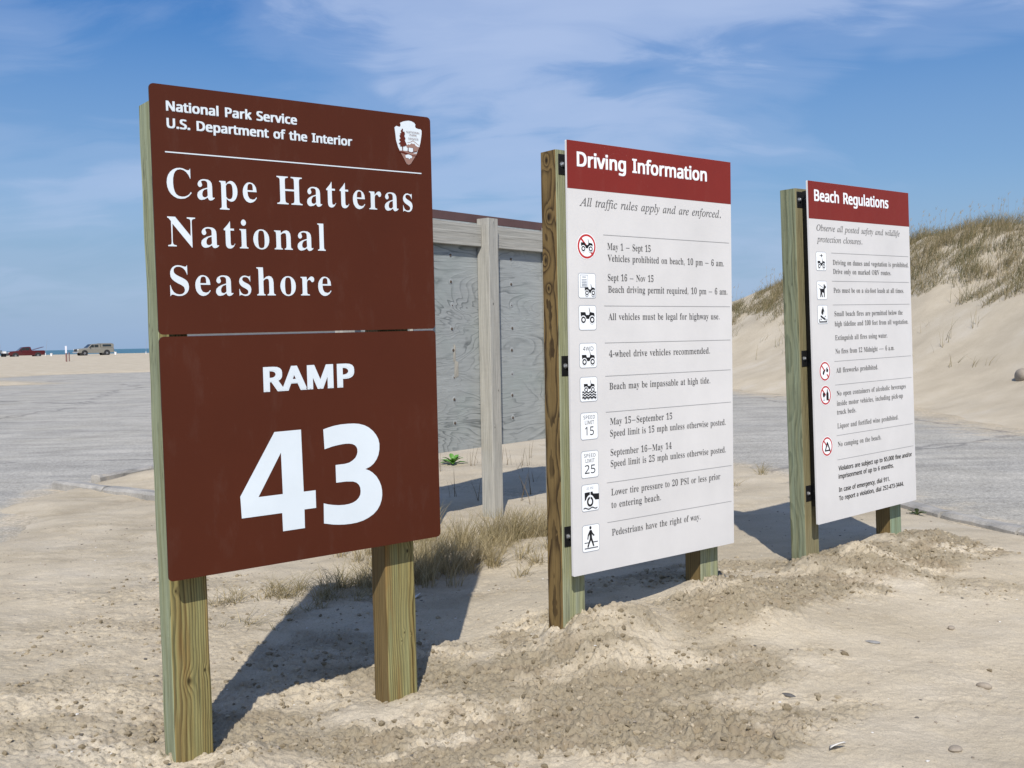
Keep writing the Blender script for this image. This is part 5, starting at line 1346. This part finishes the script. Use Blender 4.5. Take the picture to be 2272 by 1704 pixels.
for dx, z0_, z1_, w_ in ((-.385, 1.36, 1.52, .030), (-.365, 1.22, 1.38, .055)):
    pts = [(dx - w_ / 2, .0700, z0_), (dx + w_ / 2, .0695, z0_ + .02), (dx + w_ / 2 - .006, .064, z1_ - .02), (dx - w_ / 2 + .01, .0705, z1_)]
    mb.face(pts)
    mb.face([(p[0] + .001, p[1] + .0012, p[2]) for p in pts[::-1]])
mb.build('torn_flyer', M_PAPER, bd)

# ------------------------------------------------------------------ pick-up trucks on the beach
M_TYRE = simple('tyre_rubber', (.02, .02, .02), .85)
M_RIM = simple('steel_rim', (.45, .45, .46), .4, .7)
M_GLASS = simple('dark_car_glass', (.02, .028, .032), .08, 0, .1, 2, .6)
M_CHROME = simple('bright_chrome', (.75, .75, .75), .2, .9)
M_LAMP = simple('headlamp_lens', (.85, .85, .85), .15)
M_DARK = simple('dark_plastic', (.025, .025, .028), .6)
M_TAIL = simple('red_tail_lamp', (.35, .02, .015), .3)
M_COOL = simple('white_cooler_plastic', (.80, .80, .79), .45)


def loft(mb, secs, mi=0):
    """sections = list of (x, [(y, z)...]) joined into a skin with ends closed"""
    rows = [[mb.bm.verts.new((x, y, z)) for y, z in sec] for x, sec in secs]
    n = len(rows[0])
    for a, b_ in zip(rows[:-1], rows[1:]):
        for j in range(n):
            f = mb.bm.faces.new((a[j], a[(j + 1) % n], b_[(j + 1) % n], b_[j]))
            f.material_index = mi
    mb.bm.faces.new(rows[0][::-1]).material_index = mi
    mb.bm.faces.new(rows[-1]).material_index = mi


def wheel(parent, x, y, r=.39, w=.26):
    s = 1 if y > 0 else -1
    prof = [(-w / 2, .60 * r), (-w / 2, .90 * r), (-w / 2 + .04, r), (w / 2 - .04, r), (w / 2, .90 * r), (w / 2, .60 * r)]
    mb = MB()
    n = 28
    rows = [[mb.bm.verts.new((rr * math.cos(2 * math.pi * k / n), yy, rr * math.sin(2 * math.pi * k / n))) for yy, rr in prof] for k in range(n)]
    for k in range(n):
        for j in range(6):
            mb.bm.faces.new((rows[k][j], rows[k][(j + 1) % 6], rows[(k + 1) % n][(j + 1) % 6], rows[(k + 1) % n][j]))
    wh = mb.build('wheel', M_TYRE, parent, smooth=False, loc=(x, y, r))
    mb = MB()
    mb.cyl((0, -w / 2 + .02, 0), (0, w / 2 - .02, 0), .61 * r, n=24)
    mb.cyl((0, s * (w / 2 - .02), 0), (0, s * (w / 2 + .01), 0), .20 * r, n=12)
    for k in range(5):
        a = 2 * math.pi * k / 5
        mb.cyl((.2 * r * math.cos(a), s * (w / 2 - .008), .2 * r * math.sin(a)), (.56 * r * math.cos(a), s * (w / 2 - .012), .56 * r * math.sin(a)), .05, n=6)
    mb.build('rim', M_RIM, wh)


def truck(loc, rz, label, paint, topper):
    o = empty('pickup_truck', loc, rz)
    tag(o, label, 'truck')
    hw = .98

    def sec(z0, z1, w, wt=None, ch=.10):
        wt = wt or w
        return [(-w, z0), (-w, z1 - ch), (-wt + ch, z1), (wt - ch, z1), (w, z1 - ch), (w, z0)]
    mb = MB()
    loft(mb, [(2.86, sec(.62, .98, .86)), (2.72, sec(.50, 1.10, .95)), (2.2, sec(.45, 1.17, hw)), (1.35, sec(.42, 1.22, hw)), (1.2, sec(.42, 1.25, hw)), (-.7, sec(.42, 1.25, hw)),
              (-.78, sec(.42, 1.24, hw)), (-2.75, sec(.48, 1.24, hw)), (-2.85, sec(.55, 1.20, .95))])
    # cab: windscreen, roof, rear window
    loft(mb, [(1.30, sec(1.20, 1.24, .90, ch=.03)), (.62, sec(1.20, 1.84, .90, .78, .10)), (-.30, sec(1.20, 1.90, .90, .78, .10)), (-.62, sec(1.20, 1.86, .90, .78, .10)), (-.78, sec(1.20, 1.24, .90, ch=.03))])
    body = mb.build('body', paint, o)
    # glass
    mb = MB()
    mb.face([(1.262, -.74, 1.28), (1.262, .74, 1.28), (.70, .66, 1.80), (.70, -.66, 1.80)])
    mb.build('windscreen', M_GLASS, o, recalc=False)
    for s in (-1, 1):
        for xa, xb, xc_, xd in ((1.0, .30, .30, .66), (.22, -.40, -.42, .22)):
            mb = MB()
            y0, y1 = s * .904, s * .904
            mb.face([(xa, y0, 1.30), (xb, y0, 1.30), (xc_, y1, 1.74), (xd, y1, 1.74)])
            mb.build('side_window', M_GLASS, o, recalc=False)
        mb = MB()
        mb.box(.93, 1.05, s * .99, s * 1.16, 1.24, 1.40, bev=.02)
        mb.build('wing_mirror', M_DARK, o)
        mb = MB()
        mb.box(2.70, 2.83, s * .60, s * .90, .86, 1.06, bev=.03)
        mb.build('headlight', M_LAMP, o)
        mb = MB()
        mb.box(-2.88, -2.80, s * .80, s * .93, .85, 1.15, bev=.015)
        mb.build('tail_light', M_TAIL, o)
        for wx in (1.80, -1.72):
            mb = MB()
            mb.cyl((wx, s * (hw - .20), .42), (wx, s * (hw + .012), .42), .50, n=28)
            mb.build('wheel_arch', M_DARK, o)
            wheel(o, wx, s * (hw - .10))
    mb = MB()
    mb.box(2.74, 2.88, -.57, .57, .70, 1.05, bev=.02)
    mb.build('grille', M_DARK if topper else M_CHROME, o)
    mb = MB()
    mb.box(2.80, 3.00, -.98, .98, .45, .66, bev=.05)
    mb.build('front_bumper', M_CHROME if topper else M_DARK, o)
    mb = MB()
    mb.box(-3.02, -2.84, -.95, .95, .50, .68, bev=.04)
    mb.build('rear_bumper', M_CHROME, o)
    if topper:
        mb = MB()
        loft(mb, [(-.82, sec(1.235, 1.95, .95, .84, .09)), (-2.55, sec(1.235, 1.96, .95, .84, .09)), (-2.84, sec(1.235, 1.88, .95, .80, .09))])
        tp = mb.build('canopy', paint, o)
        for s in (-1, 1):
            mb = MB()
            mb.face([(-1.05, s * .966, 1.42), (-2.45, s * .966, 1.42), (-2.40, s * .955, 1.76), (-1.05, s * .955, 1.76)])
            mb.build('canopy_window', M_GLASS, tp, recalc=False)
    else:
        mb = MB()
        mb.prism([(-.86, 1.27), (-.84, 1.33), (-2.70, 1.86), (-2.72, 1.80)], 'y', -.92, .92)
        mb.build('bed_cover', paint, o)
    return o


M_SILVER = simple('pewter_car_paint', (.30, .285, .24), .35, .35, .05, 2, .5, .4)
M_REDCAR = simple('dark_red_car_paint', (.085, .008, .010), .3, .1, .05, 2, .5, .5)


def beach_z(x, y):
    return ground_z(x, y)


truck((-66.6, 165.5, beach_z(-66.6, 165.5) - .05), R(180 + 43), 'pewter pickup truck with a canopy over its bed, parked on the beach', M_SILVER, True)
truck((-82.4, 176, beach_z(-82.4, 176) - .02), R(180 + 38), 'dark red pickup truck with its bed cover propped open on the beach', M_REDCAR, False)
rk = empty('cooler_rack', (-85.15, 173.85, beach_z(-85.15, 173.85)), R(180 + 38))
tag(rk, 'dark rack with white coolers at the nose of the red truck', 'rack')
mb = MB()
mb.box(-.45, .35, -1.1, 1.1, .62, .70)
for yy in (-.7, .7):
    mb.box(-.30, .20, yy - .04, yy + .04, -.05, .62)
for yy in (-1.0, -.5, 0, .5, 1.0):
    mb.cyl((.42, yy, .62), (.42, yy, 1.25), .035, n=8)
mb.build('frame', M_DARK, rk)
for yy, w_ in ((-.72, .28), (-.05, .24), (.68, .30)):
    ck = empty('cooler_box', (0, 0, 0))
    ck.matrix_world = Matrix.Translation(Vector(rk.location)) @ Matrix.Rotation(R(218), 4, 'Z') @ Matrix.Translation((-.05, yy, .705))
    tag(ck, 'white cooler box carried on the rack before the red truck', 'cooler', 'white coolers on the rack')
    mb = MB()
    mb.box(-.22, .22, -w_, w_, 0, .30, bev=.02)
    mb.build('tub', M_COOL, ck)
    mb = MB()
    mb.box(-.235, .235, -w_ - .015, w_ + .015, .302, .36, bev=.015)
    mb.build('lid', M_COOL, ck)

# beach marker posts, surf-fishing rods and small white things by the water
M_OLDRED = simple('faded_brown_post_paint', (.20, .11, .10), .8)
M_WPOST = simple('white_marker_paint', (.62, .63, .70), .6)
mp = empty('marker_post', (-47.2, 110, beach_z(-47.2, 110)))
tag(mp, 'brown beach marker post with a tall white plate on top', 'post')
mb = MB()
mb.box(-.07, .07, -.05, .05, -.3, 1.66, bev=.01)
mb.build('stake', M_OLDRED, mp)
mb = MB()
mb.box(-.085, .115, -.075, -.0525, .92, 1.68, bev=.004)
mb.build('plate', M_WPOST, mp)
mp2 = MB()
mp2.box(-.045, .045, -.045, .045, -.3, .95, bev=.01)
mp2.box(-.05, .05, -.05, .05, .80, .955, bev=.004)
o = mp2.build('marker_stake', M_OLDRED, None, loc=(-47.75, 112, beach_z(-47.75, 112)))
tag(o, 'short grey brown stake left of the white marker plate', 'post')


def rod(x, y, h, dx, lab):
    o = empty('fishing_rod', (x, y, beach_z(x, y)))
    tag(o, lab, 'fishing rod', 'surf rods standing on the beach')
    mb = MB()
    mb.cyl((0, 0, -.2), (dx * .2, 0, h * .2), .05, n=8)
    mb.build('rod_holder', M_COOL, o)
    mb = MB()
    mb.cyl((dx * .15, 0, h * .15), (dx, 0, h), .025, .010, n=6)
    mb.build('pole', M_RIM, o)
    return o


rod(-77.3, 172, 2.9, .45, 'thin surf rod in a white holder right of the red truck')
rod(-60.6, 172, 2.6, .2, 'thin surf rod in a white holder behind the pewter truck')
rod(-88.9, 181, 4.2, -.4, 'thin surf rod standing left of the red truck')


def bucket(x, y, lab, grp=None):
    mb = MB()
    mb.cyl((0, 0, 0), (0, 0, .42), .15, .19, n=18)
    mb.cyl((0, 0, .405), (0, 0, .45), .20, .20, n=18)
    o = mb.build('bucket', M_COOL, None, loc=(x, y, beach_z(x, y) + .02))
    tag(o, lab, 'bucket', grp)
    mb = MB()
    mb.cyl((-.19, 0, .40), (0, -.12, .56), .012, n=6)
    mb.cyl((0, -.12, .56), (.19, 0, .40), .012, n=6)
    mb.build('handle', M_RIM, o)


bucket(-62.95, 165, 'white bucket right of the pewter truck on the beach')
bucket(-75.6, 170.5, 'small white bucket on the sand between the two trucks')

# ------------------------------------------------------------------ vegetation


def blades_mesh(name, base, height, width, lean, segs=3, curve=0.5, seed=0):
    """many tapering bent grass blades as one mesh; base (n,3), height (n), width (n), lean (n,2)"""
    r = np.random.default_rng(seed)
    n = len(base)
    ang = r.random(n) * 2 * np.pi
    side = np.stack([np.cos(ang), np.sin(ang), np.zeros(n)], 1)
    V, Fq = [], []
    ts = np.linspace(0, 1, segs + 1)
    for t_ in ts[:-1]:
        c = base + np.stack([lean[:, 0] * t_ ** (1 + curve) , lean[:, 1] * t_ ** (1 + curve), height * t_ * (1 - .12 * t_)], 1)
        w = (width * (1 - t_ * .75))[:, None] / 2 * side
        V += [c - w, c + w]
    tip = base + np.stack([lean[:, 0], lean[:, 1], height * .88], 1)
    V.append(tip)
    V = np.stack(V, 1)                       # n, 2*segs+1, 3
    m = 2 * segs + 1
    off = (np.arange(n) * m)[:, None]
    quads = np.concatenate([off + np.array([2 * s, 2 * s + 1, 2 * s + 3, 2 * s + 2]) for s in range(segs - 1)], 0)
    tris = off + np.array([2 * segs - 2, 2 * segs - 1, 2 * segs])
    me = bpy.data.meshes.new(name)
    me.vertices.add(n * m)
    me.vertices.foreach_set('co', V.astype(np.float32).ravel())
    li = np.concatenate([quads.ravel(), tris.ravel()]).astype(np.int32)
    me.loops.add(len(li))
    me.loops.foreach_set('vertex_index', li)
    st = np.concatenate([np.arange(len(quads)) * 4, len(quads) * 4 + np.arange(len(tris)) * 3]).astype(np.int32)
    me.polygons.add(len(st))
    me.polygons.foreach_set('loop_start', st)
    me.update(calc_edges=True)
    return me


def grass_material(name, cols):
    m, t, b = material(name)
    geo = t.nodes.new('ShaderNodeNewGeometry')
    big = noise(t, geo.outputs['Position'], 0.55, 3)
    f = mth(t, 'ADD', mth(t, 'MULTIPLY', geo.outputs['Random Per Island'], 0.75), mth(t, 'MULTIPLY', mth(t, 'SUBTRACT', big, 0.38), 0.9), clamp=True)
    setv(t, b.inputs['Base Color'], ramp(t, f, cols))
    b.inputs['Roughness'].default_value = 0.7
    b.inputs['Specular IOR Level'].default_value = 0.2
    tr = N(t, 'ShaderNodeBsdfTranslucent')
    t.links.new(b.inputs['Base Color'].links[0].from_socket, tr.inputs[0])
    mx = N(t, 'ShaderNodeMixShader', inp={0: 0.30})
    t.links.new(b.outputs[0], mx.inputs[1])
    t.links.new(tr.outputs[0], mx.inputs[2])
    t.links.new(mx.outputs[0], t.nodes['Material Output'].inputs[0])
    return m


M_DRY = grass_material('dry_beach_grass_blades', [(0.0, (.14, .14, .06)), (0.2, (.255, .21, .11)), (0.6, (.41, .335, .19)), (1.0, (.62, .525, .34))])
M_DUNE = grass_material('dune_grass_blades', [(0.0, (.085, .095, .035)), (0.3, (.165, .15, .07)), (0.65, (.29, .235, .13)), (1.0, (.46, .38, .24))])
M_OAT = grass_material('sea_oat_stems', [(0.0, (.30, .23, .12)), (1.0, (.48, .38, .22))])


def place(xy):
    x, y = xy[:, 0], xy[:, 1]
    i = np.clip(np.searchsorted(xs, x) - 1, 0, len(xs) - 2)
    j = np.clip(np.searchsorted(ys, y) - 1, 0, len(ys) - 2)
    a, b_ = (x - xs[i]) / (xs[i + 1] - xs[i]), (y - ys[j]) / (ys[j + 1] - ys[j])
    z = GZ.reshape(GX.shape)
    return (z[j, i] * (1 - a) + z[j, i + 1] * a) * (1 - b_) + (z[j + 1, i] * (1 - a) + z[j + 1, i + 1] * a) * b_


# dune grass: dense mass on the upper dune
n = 420000
xy = np.stack([rng.uniform(1.5, 30, n), rng.uniform(13, 46, n)], 1)
zz = place(xy)
thr = 2.35 + 0.85 * fbm(xy[:, 0] * .33, xy[:, 1] * .33, 81, 4) + .35 * fbm(xy[:, 0] * 1.3, xy[:, 1] * 1.3, 87, 3) + np.interp(xy[:, 0] / xy[:, 1], [.2, .3, .4, .5], [-.25, -.1, .15, -.1])
keep = (zz > thr) & (xy[:, 0] / xy[:, 1] < .72)
dens = sstep(-0.10, 0.30, fbm(xy[:, 0] * 1.5, xy[:, 1] * 1.5, 83, 3) + .16 + .22 * np.minimum(zz - thr, 1.0))
keep &= rng.random(n) < dens
keep |= (zz > .7) & (xy[:, 0] / xy[:, 1] < .72) & (fbm(xy[:, 0] * 1.1, xy[:, 1] * 1.1, 89, 3) > .55) & (rng.random(n) < .10)
xy, zz = xy[keep], zz[keep]
if len(xy) > 95000:
    xy, zz = xy[:95000], zz[:95000]
n = len(xy)
hh = rng.uniform(.28, .66, n) * (0.65 + 0.5 * sstep(-.3, .4, fbm(xy[:, 0] * .5, xy[:, 1] * .5, 85, 3)))
ln = np.stack([rng.normal(.10, .16, n), rng.normal(.0, .14, n)], 1)
me = blades_mesh('dune_grass', np.stack([xy[:, 0], xy[:, 1], zz - .03], 1), hh, rng.uniform(.008, .016, n), ln * 1.35, 3, .6, 5)
tag(link('dune_grass', me, [M_DUNE]), 'tawny and green beach grass covering the top of the dune', 'grass', kind='stuff')
# sea oats: tall stalks with drooping heads along the ridge
idx = np.where(zz > 2.7)[0]
idx = rng.choice(idx, min(1500, len(idx)), replace=False)
b0 = np.stack([xy[idx, 0], xy[idx, 1], zz[idx]], 1)
h0 = rng.uniform(.55, 1.35, len(idx))
l0 = np.stack([rng.normal(.08, .12, len(idx)), rng.normal(0, .08, len(idx))], 1)
stem = (b0, h0, np.full(len(idx), .009), l0)
hb = np.repeat(b0 + np.stack([l0[:, 0] * .82, l0[:, 1] * .82, h0 * .74], 1), 5, 0)
nh = len(hb)
hd = (hb + rng.normal(0, .012, (nh, 3)), rng.uniform(.05, .15, nh), np.full(nh, .009), np.stack([rng.normal(.05, .05, nh), rng.normal(0, .03, nh)], 1))
al = [np.concatenate([a, c], 0) for a, c in zip(stem, hd)]
tag(link('sea_oats', blades_mesh('sea_oats', *al, 3, .5, 6), [M_OAT]), 'tall thin sea oat stalks standing along the dune ridge', 'grass', kind='stuff')

# dry tussocks by the board and creeping tufts behind the brown sign
CL = [  # x, y, radius, count, height, spread
    (-.75, 6.55, .22, 420, .36, .16), (-.52, 6.75, .20, 420, .38, .16), (-.30, 6.9, .18, 360, .34, .15), (-.62, 7.1, .22, 360, .42, .16), (-.35, 7.45, .25, 420, .40, .16),
    (-.05, 7.75, .26, 520, .40, .16), (.18, 7.95, .22, 420, .38, .15), (.42, 8.2, .22, 300, .36, .15), (-.95, 6.45, .16, 260, .28, .16), (-.08, 7.2, .2, 260, .30, .15),
    (-.72, 8.0, .2, 220, .46, .14), (-.95, 7.3, .25, 260, .36, .15), (-1.25, 6.5, .22, 190, .20, .16), (-1.5, 6.35, .25, 190, .17, .15), (-1.72, 6.2, .22, 130, .14, .13),
    (-1.35, 6.05, .25, 160, .12, .14), (-1.1, 6.2, .2, 160, .15, .14), (-1.0, 6.0, .25, 60, .09, .12), (.15, 6.95, .12, 60, .22, .18), (.02, 6.7, .10, 36, .16, .18), (.32, 7.3, .15, 60, .2, .15),
    (2.62, 11.4, .3, 60, .22, .12), (2.35, 10.8, .3, 40, .20, .1), (1.95, 11.6, .5, 50, .25, .12), (-1.35, 5.6, .3, 30, .07, .1), (-1.6, 5.7, .3, 40, .08, .1)]
B_, H_, Wd_, L_ = [], [], [], []
for cx, cy, rr, cnt, h_, sp_ in CL:
    cnt = int(cnt * 1.1)
    a, q = rng.random(cnt) * 2 * np.pi, np.sqrt(rng.random(cnt)) * rr
    # several stools per clump
    k = max(2, cnt // 28)
    cxs, cys = cx + rng.normal(0, rr * .55, k), cy + rng.normal(0, rr * .55, k)
    w = rng.integers(0, k, cnt)
    x, y = cxs[w] + rng.normal(0, .022, cnt), cys[w] + rng.normal(0, .022, cnt)
    B_.append(np.stack([x, y], 1))
    H_.append(.74 * h_ * rng.uniform(.45, 1.15, cnt))
    Wd_.append(rng.uniform(.0028, .0055, cnt))
    out = np.stack([x - cxs[w], y - cys[w]], 1) * 3.0
    L_.append(out + np.stack([rng.normal(.03, sp_ * .62, cnt), rng.normal(0, sp_ * .62, cnt)], 1))
B_, H_, Wd_, L_ = (np.concatenate(a, 0) for a in (B_, H_, Wd_, L_))
B3 = np.concatenate([B_, (place(B_) - .01)[:, None]], 1)
tag(link('dry_grass', blades_mesh('dry_grass', B3, H_, Wd_, L_, 4, .8, 8), [M_DRY]), 'dry tan grass tussocks growing in the sand behind the brown sign', 'grass', kind='stuff')
# thin dead twigs on the sand under and behind the board
nt_ = 90
cl_ = np.stack([rng.uniform(-1.3, 1.2, 30), rng.uniform(9.6, 13.6, 30)], 1)
bb = np.repeat(cl_, 3, 0) + rng.normal(0, .04, (nt_, 2))
tag(link('dead_stalks', blades_mesh('dead_stalks', np.concatenate([bb, (place(bb) - .01)[:, None]], 1), rng.uniform(.10, .36, nt_), np.full(nt_, .007), rng.normal(0, .06, (nt_, 2)), 4, .4, 9),
         [simple('dead_stalk_bark', (.16, .12, .07), .9)]), 'thin dead stalks poking out of the sand behind the board', 'stalks', kind='stuff')


def leafy_plant(name, x, y, nl, L, w, mat, label, cat):
    mb = MB()
    r = random.Random(nl)
    for k in range(nl):
        a = 2 * math.pi * k / nl + r.uniform(-.3, .3)
        el = r.uniform(.35, 1.25)
        ll = L * r.uniform(.6, 1.0)
        d = Vector((math.cos(a) * math.cos(el), math.sin(a) * math.cos(el), math.sin(el)))
        s = Vector((-math.sin(a), math.cos(a), 0))
        rows = []
        for i, ww in enumerate((.15, .55, 1.0, .8, .05)):
            t_ = i / 4
            c = d * ll * t_ + Vector((0, 0, -ll * .35 * t_ * t_))
            fold = Vector((0, 0, w * .18 * ww))
            rows.append([mb.bm.verts.new(c - s * w * ww / 2 + fold), mb.bm.verts.new(c), mb.bm.verts.new(c + s * w * ww / 2 + fold)])
        for p, q in zip(rows[:-1], rows[1:]):
            for j in range(2):
                mb.bm.faces.new((p[j], p[j + 1], q[j + 1], q[j]))
    o = mb.build(name, mat, None, loc=(x, y, float(place(np.array([[x, y]]))[0])), recalc=False)
    return tag(o, label, cat)


M_LEAF = simple('bright_green_leaf', (.10, .26, .035), .5, 0, .25, 12)
M_LEAF2 = simple('dull_green_leaf', (.07, .10, .035), .6, 0, .3, 12)
leafy_plant('green_seedling', -.76, 13.0, 15, .24, .065, M_LEAF, 'bright green leafy seedling in the sand under the plywood board', 'plant')
leafy_plant('sprout', 3.42, 8.75, 9, .13, .035, M_LEAF2, 'small dull green sprout at the road edge right of the signs', 'plant')

# ------------------------------------------------------------------ stones, clods and grit


def rock(bm, c, r, sc, seed, mi=0, sub=2, jag=.22, rough=0.0):
    rr = random.Random(seed)
    g = bmesh.ops.create_icosphere(bm, subdivisions=sub, radius=1.0)
    q = [Vector((rr.uniform(-1, 1), rr.uniform(-1, 1), rr.uniform(-1, 1))).normalized() for _ in range(7)]
    am = [rr.uniform(-jag, jag) for _ in q]
    for v in g['verts']:
        d = v.co.normalized()
        k = 1 + sum(a * max(0, d.dot(p)) ** 3 for a, p in zip(am, q)) + rr.uniform(-rough, rough)
        v.co = Vector((d.x * k * r * sc[0], d.y * k * r * sc[1], d.z * k * r * sc[2]))
    M = Matrix.Translation(c) @ Matrix.Rotation(rr.uniform(0, 6.28), 4, 'Z')
    bmesh.ops.transform(bm, matrix=M, verts=g['verts'])


M_STONE = simple('grey_brown_stone', (.30, .255, .20), .8, 0, .25, 30)
M_SLATE = simple('slate_grey_chip', (.25, .245, .235), .8, 0, .25, 40)
M_DKCHIP = simple('dark_slate_chip', (.10, .095, .09), .8, 0, .25, 40)
M_SHELL = simple('bleached_shell', (.66, .64, .60), .5, 0, .12, 40)
for x, y, r_, sc, mat, nm, lab, cat, sd in (
        (2.03, 4.46, .031, (1.0, .75, .55), M_STONE, 'stone', 'smooth rounded brown stone alone on the pale sand at the right', 'stone', 1),
        (1.62, 3.79, .028, (1.1, .8, .38), M_STONE, 'stone', 'flat half buried tan stone near the bottom right corner', 'stone', 2),
        (1.16, 4.37, .024, (1.3, .55, .3), M_DKCHIP, 'stone_chip', 'thin dark grey stone chip on the sand right of centre', 'stone', 3),
        (1.74, 5.02, .024, (1.3, .6, .25), M_SLATE, 'stone_chip', 'grey stone chip in front of the right hand board', 'stone', 4),
        (2.23, 5.27, .022, (1.0, .8, .55), M_STONE, 'stone', 'small dark pebble on the sand near the right edge', 'stone', 5),
        (10.36, 21.0, .19, (1.2, .8, .8), M_STONE, 'rock', 'dark weathered rock on the sandy dune face at the right edge', 'rock', 9),
        (1.59, 3.57, .022, (1.0, .8, .6), M_STONE, 'stone', 'small round pebble at the bottom edge on the right', 'stone', 6)):
    bm_ = bmesh.new()
    rock(bm_, (0, 0, 0), r_, sc, sd, sub=3, jag=.5 if 'chip' in nm else .25)
    me = bpy.data.meshes.new(nm)
    bm_.to_mesh(me)
    bm_.free()
    o = link(nm, me, [mat], None, True, (x, y, ground_z(x, y) + r_ * sc[2] * .45))
    tag(o, lab, cat)
for x, y, lab in ((1.175, 3.83, 'broken white shell lying on the sand at lower right'), (-.62, 6.16, 'pale broken shell on the sand by the dry grass')):
    mb = MB()
    rows = []
    for i in range(5):
        t_ = i / 4
        rows.append([mb.bm.verts.new((.035 * math.sin(a) * (0.15 + t_), .045 * t_ + .01 * math.cos(a * 2), .018 * math.cos(a) * (0.3 + t_ * .7))) for a in np.linspace(-1.2, 1.2, 9)])
    for p, q in zip(rows[:-1], rows[1:]):
        for j in range(8):
            mb.bm.faces.new((p[j], p[j + 1], q[j + 1], q[j]))
    o = mb.build('shell', M_SHELL, None, True, (x, y, ground_z(x, y) + .004), recalc=False)
    o.rotation_euler = (.25, .1, x * 3)
    md = o.modifiers.new('thick', 'SOLIDIFY')
    md.thickness = .004
    tag(o, lab, 'shell')


def scatter(name, count, area, weight, rmin, rmax, mat, seed, label, cat, flat=.7, sink=.35, sub=1, pw=3.5):
    r = np.random.default_rng(seed)
    pts = []
    base = []
    for k in range(12):
        bm_ = bmesh.new()
        rock(bm_, (0, 0, 0), 1.0, (1, .85, flat), 300 + seed + k, sub=sub, jag=.55, rough=.16)
        bm_.verts.ensure_lookup_table()
        base.append((np.array([v.co[:] for v in bm_.verts]), np.array([[v.index for v in f.verts] for f in bm_.faces])))
        bm_.free()
    V, Fc, off = [], [], 0
    m = count * 6
    xy = np.stack([r.uniform(area[0], area[1], m), r.uniform(area[2], area[3], m)], 1)
    _, ro, da = terrain(xy[:, 0], xy[:, 1], fine=False)
    ok = r.random(m) < weight(ro, da, xy)
    xy = xy[ok][:count]
    z = place(xy)
    for (x, y), zz_ in zip(xy, z):
        s = rmin + (rmax - rmin) * r.random() ** pw
        v, f = base[r.integers(0, 12)]
        a = r.random() * 6.28
        c, sn = math.cos(a), math.sin(a)
        vv = v * s * r.uniform(.75, 1.25, 3)
        vv = np.stack([vv[:, 0] * c - vv[:, 1] * sn + x, vv[:, 0] * sn + vv[:, 1] * c + y, vv[:, 2] + zz_ + s * flat * (1 - 2 * sink)], 1)
        V.append(vv)
        Fc.append(f + off)
        off += len(v)
    me = bpy.data.meshes.new(name)
    me.from_pydata(np.concatenate(V).tolist(), [], np.concatenate(Fc).tolist())
    return tag(link(name, me, [mat], None, False), label, cat, kind='stuff')


def clod_material():
    m, t, b = material('sand_clod')
    geo = t.nodes.new('ShaderNodeNewGeometry')
    c = ramp(t, geo.outputs['Random Per Island'], [(0.0, (.20, .162, .105)), (0.45, (.28, .23, .155)), (0.85, (.40, .335, .235)), (1.0, (.48, .41, .30))])
    n3 = noise(t, geo.outputs['Position'], 150, 3, .7)
    c = mixc(t, .5, c, ramp(t, n3, [(0.3, .65), (0.7, 1.25)]), 'MULTIPLY')
    setv(t, b.inputs['Base Color'], c)
    b.inputs['Roughness'].default_value = .95
    b.inputs['Specular IOR Level'].default_value = .1
    bump(t, b, n3, .6, .004)
    return m


M_CLOD = clod_material()
scatter('sand_clods', 12000, (-2.6, 3.4, 3.2, 8.2), lambda ro, da, xy: np.clip((ro - .16) * 1.1, 0, 1), .002, .017, M_CLOD, 3, 'crumbling clods of damp sand churned up around the posts', 'sand clods', .7, .40, 1, 5.0)
scatter('grit', 2600, (-4.2, 3.4, 3.2, 9.0), lambda ro, da, xy: .35 + .4 * ro, .002, .010, M_STONE, 5, 'small grit and pebbles strewn over the sand', 'grit', .5, .25)
scatter('shell_grit', 420, (-3.6, 3.2, 3.2, 8.0), lambda ro, da, xy: .4 + 0 * ro, .002, .009, M_SHELL, 8, 'tiny pale shell fragments strewn over the sand', 'shell grit', .35, .2)
scatter('debris', 900, (-4.2, 3.4, 3.2, 9.0), lambda ro, da, xy: .25 + .35 * (xy[:, 0] < -.8) + .2 * ro, .002, .012, simple('dark_chip', (.13, .115, .095), .85, 0, .3, 40), 13, 'dark chips and dead bits littering the sand', 'debris', .22, .2)
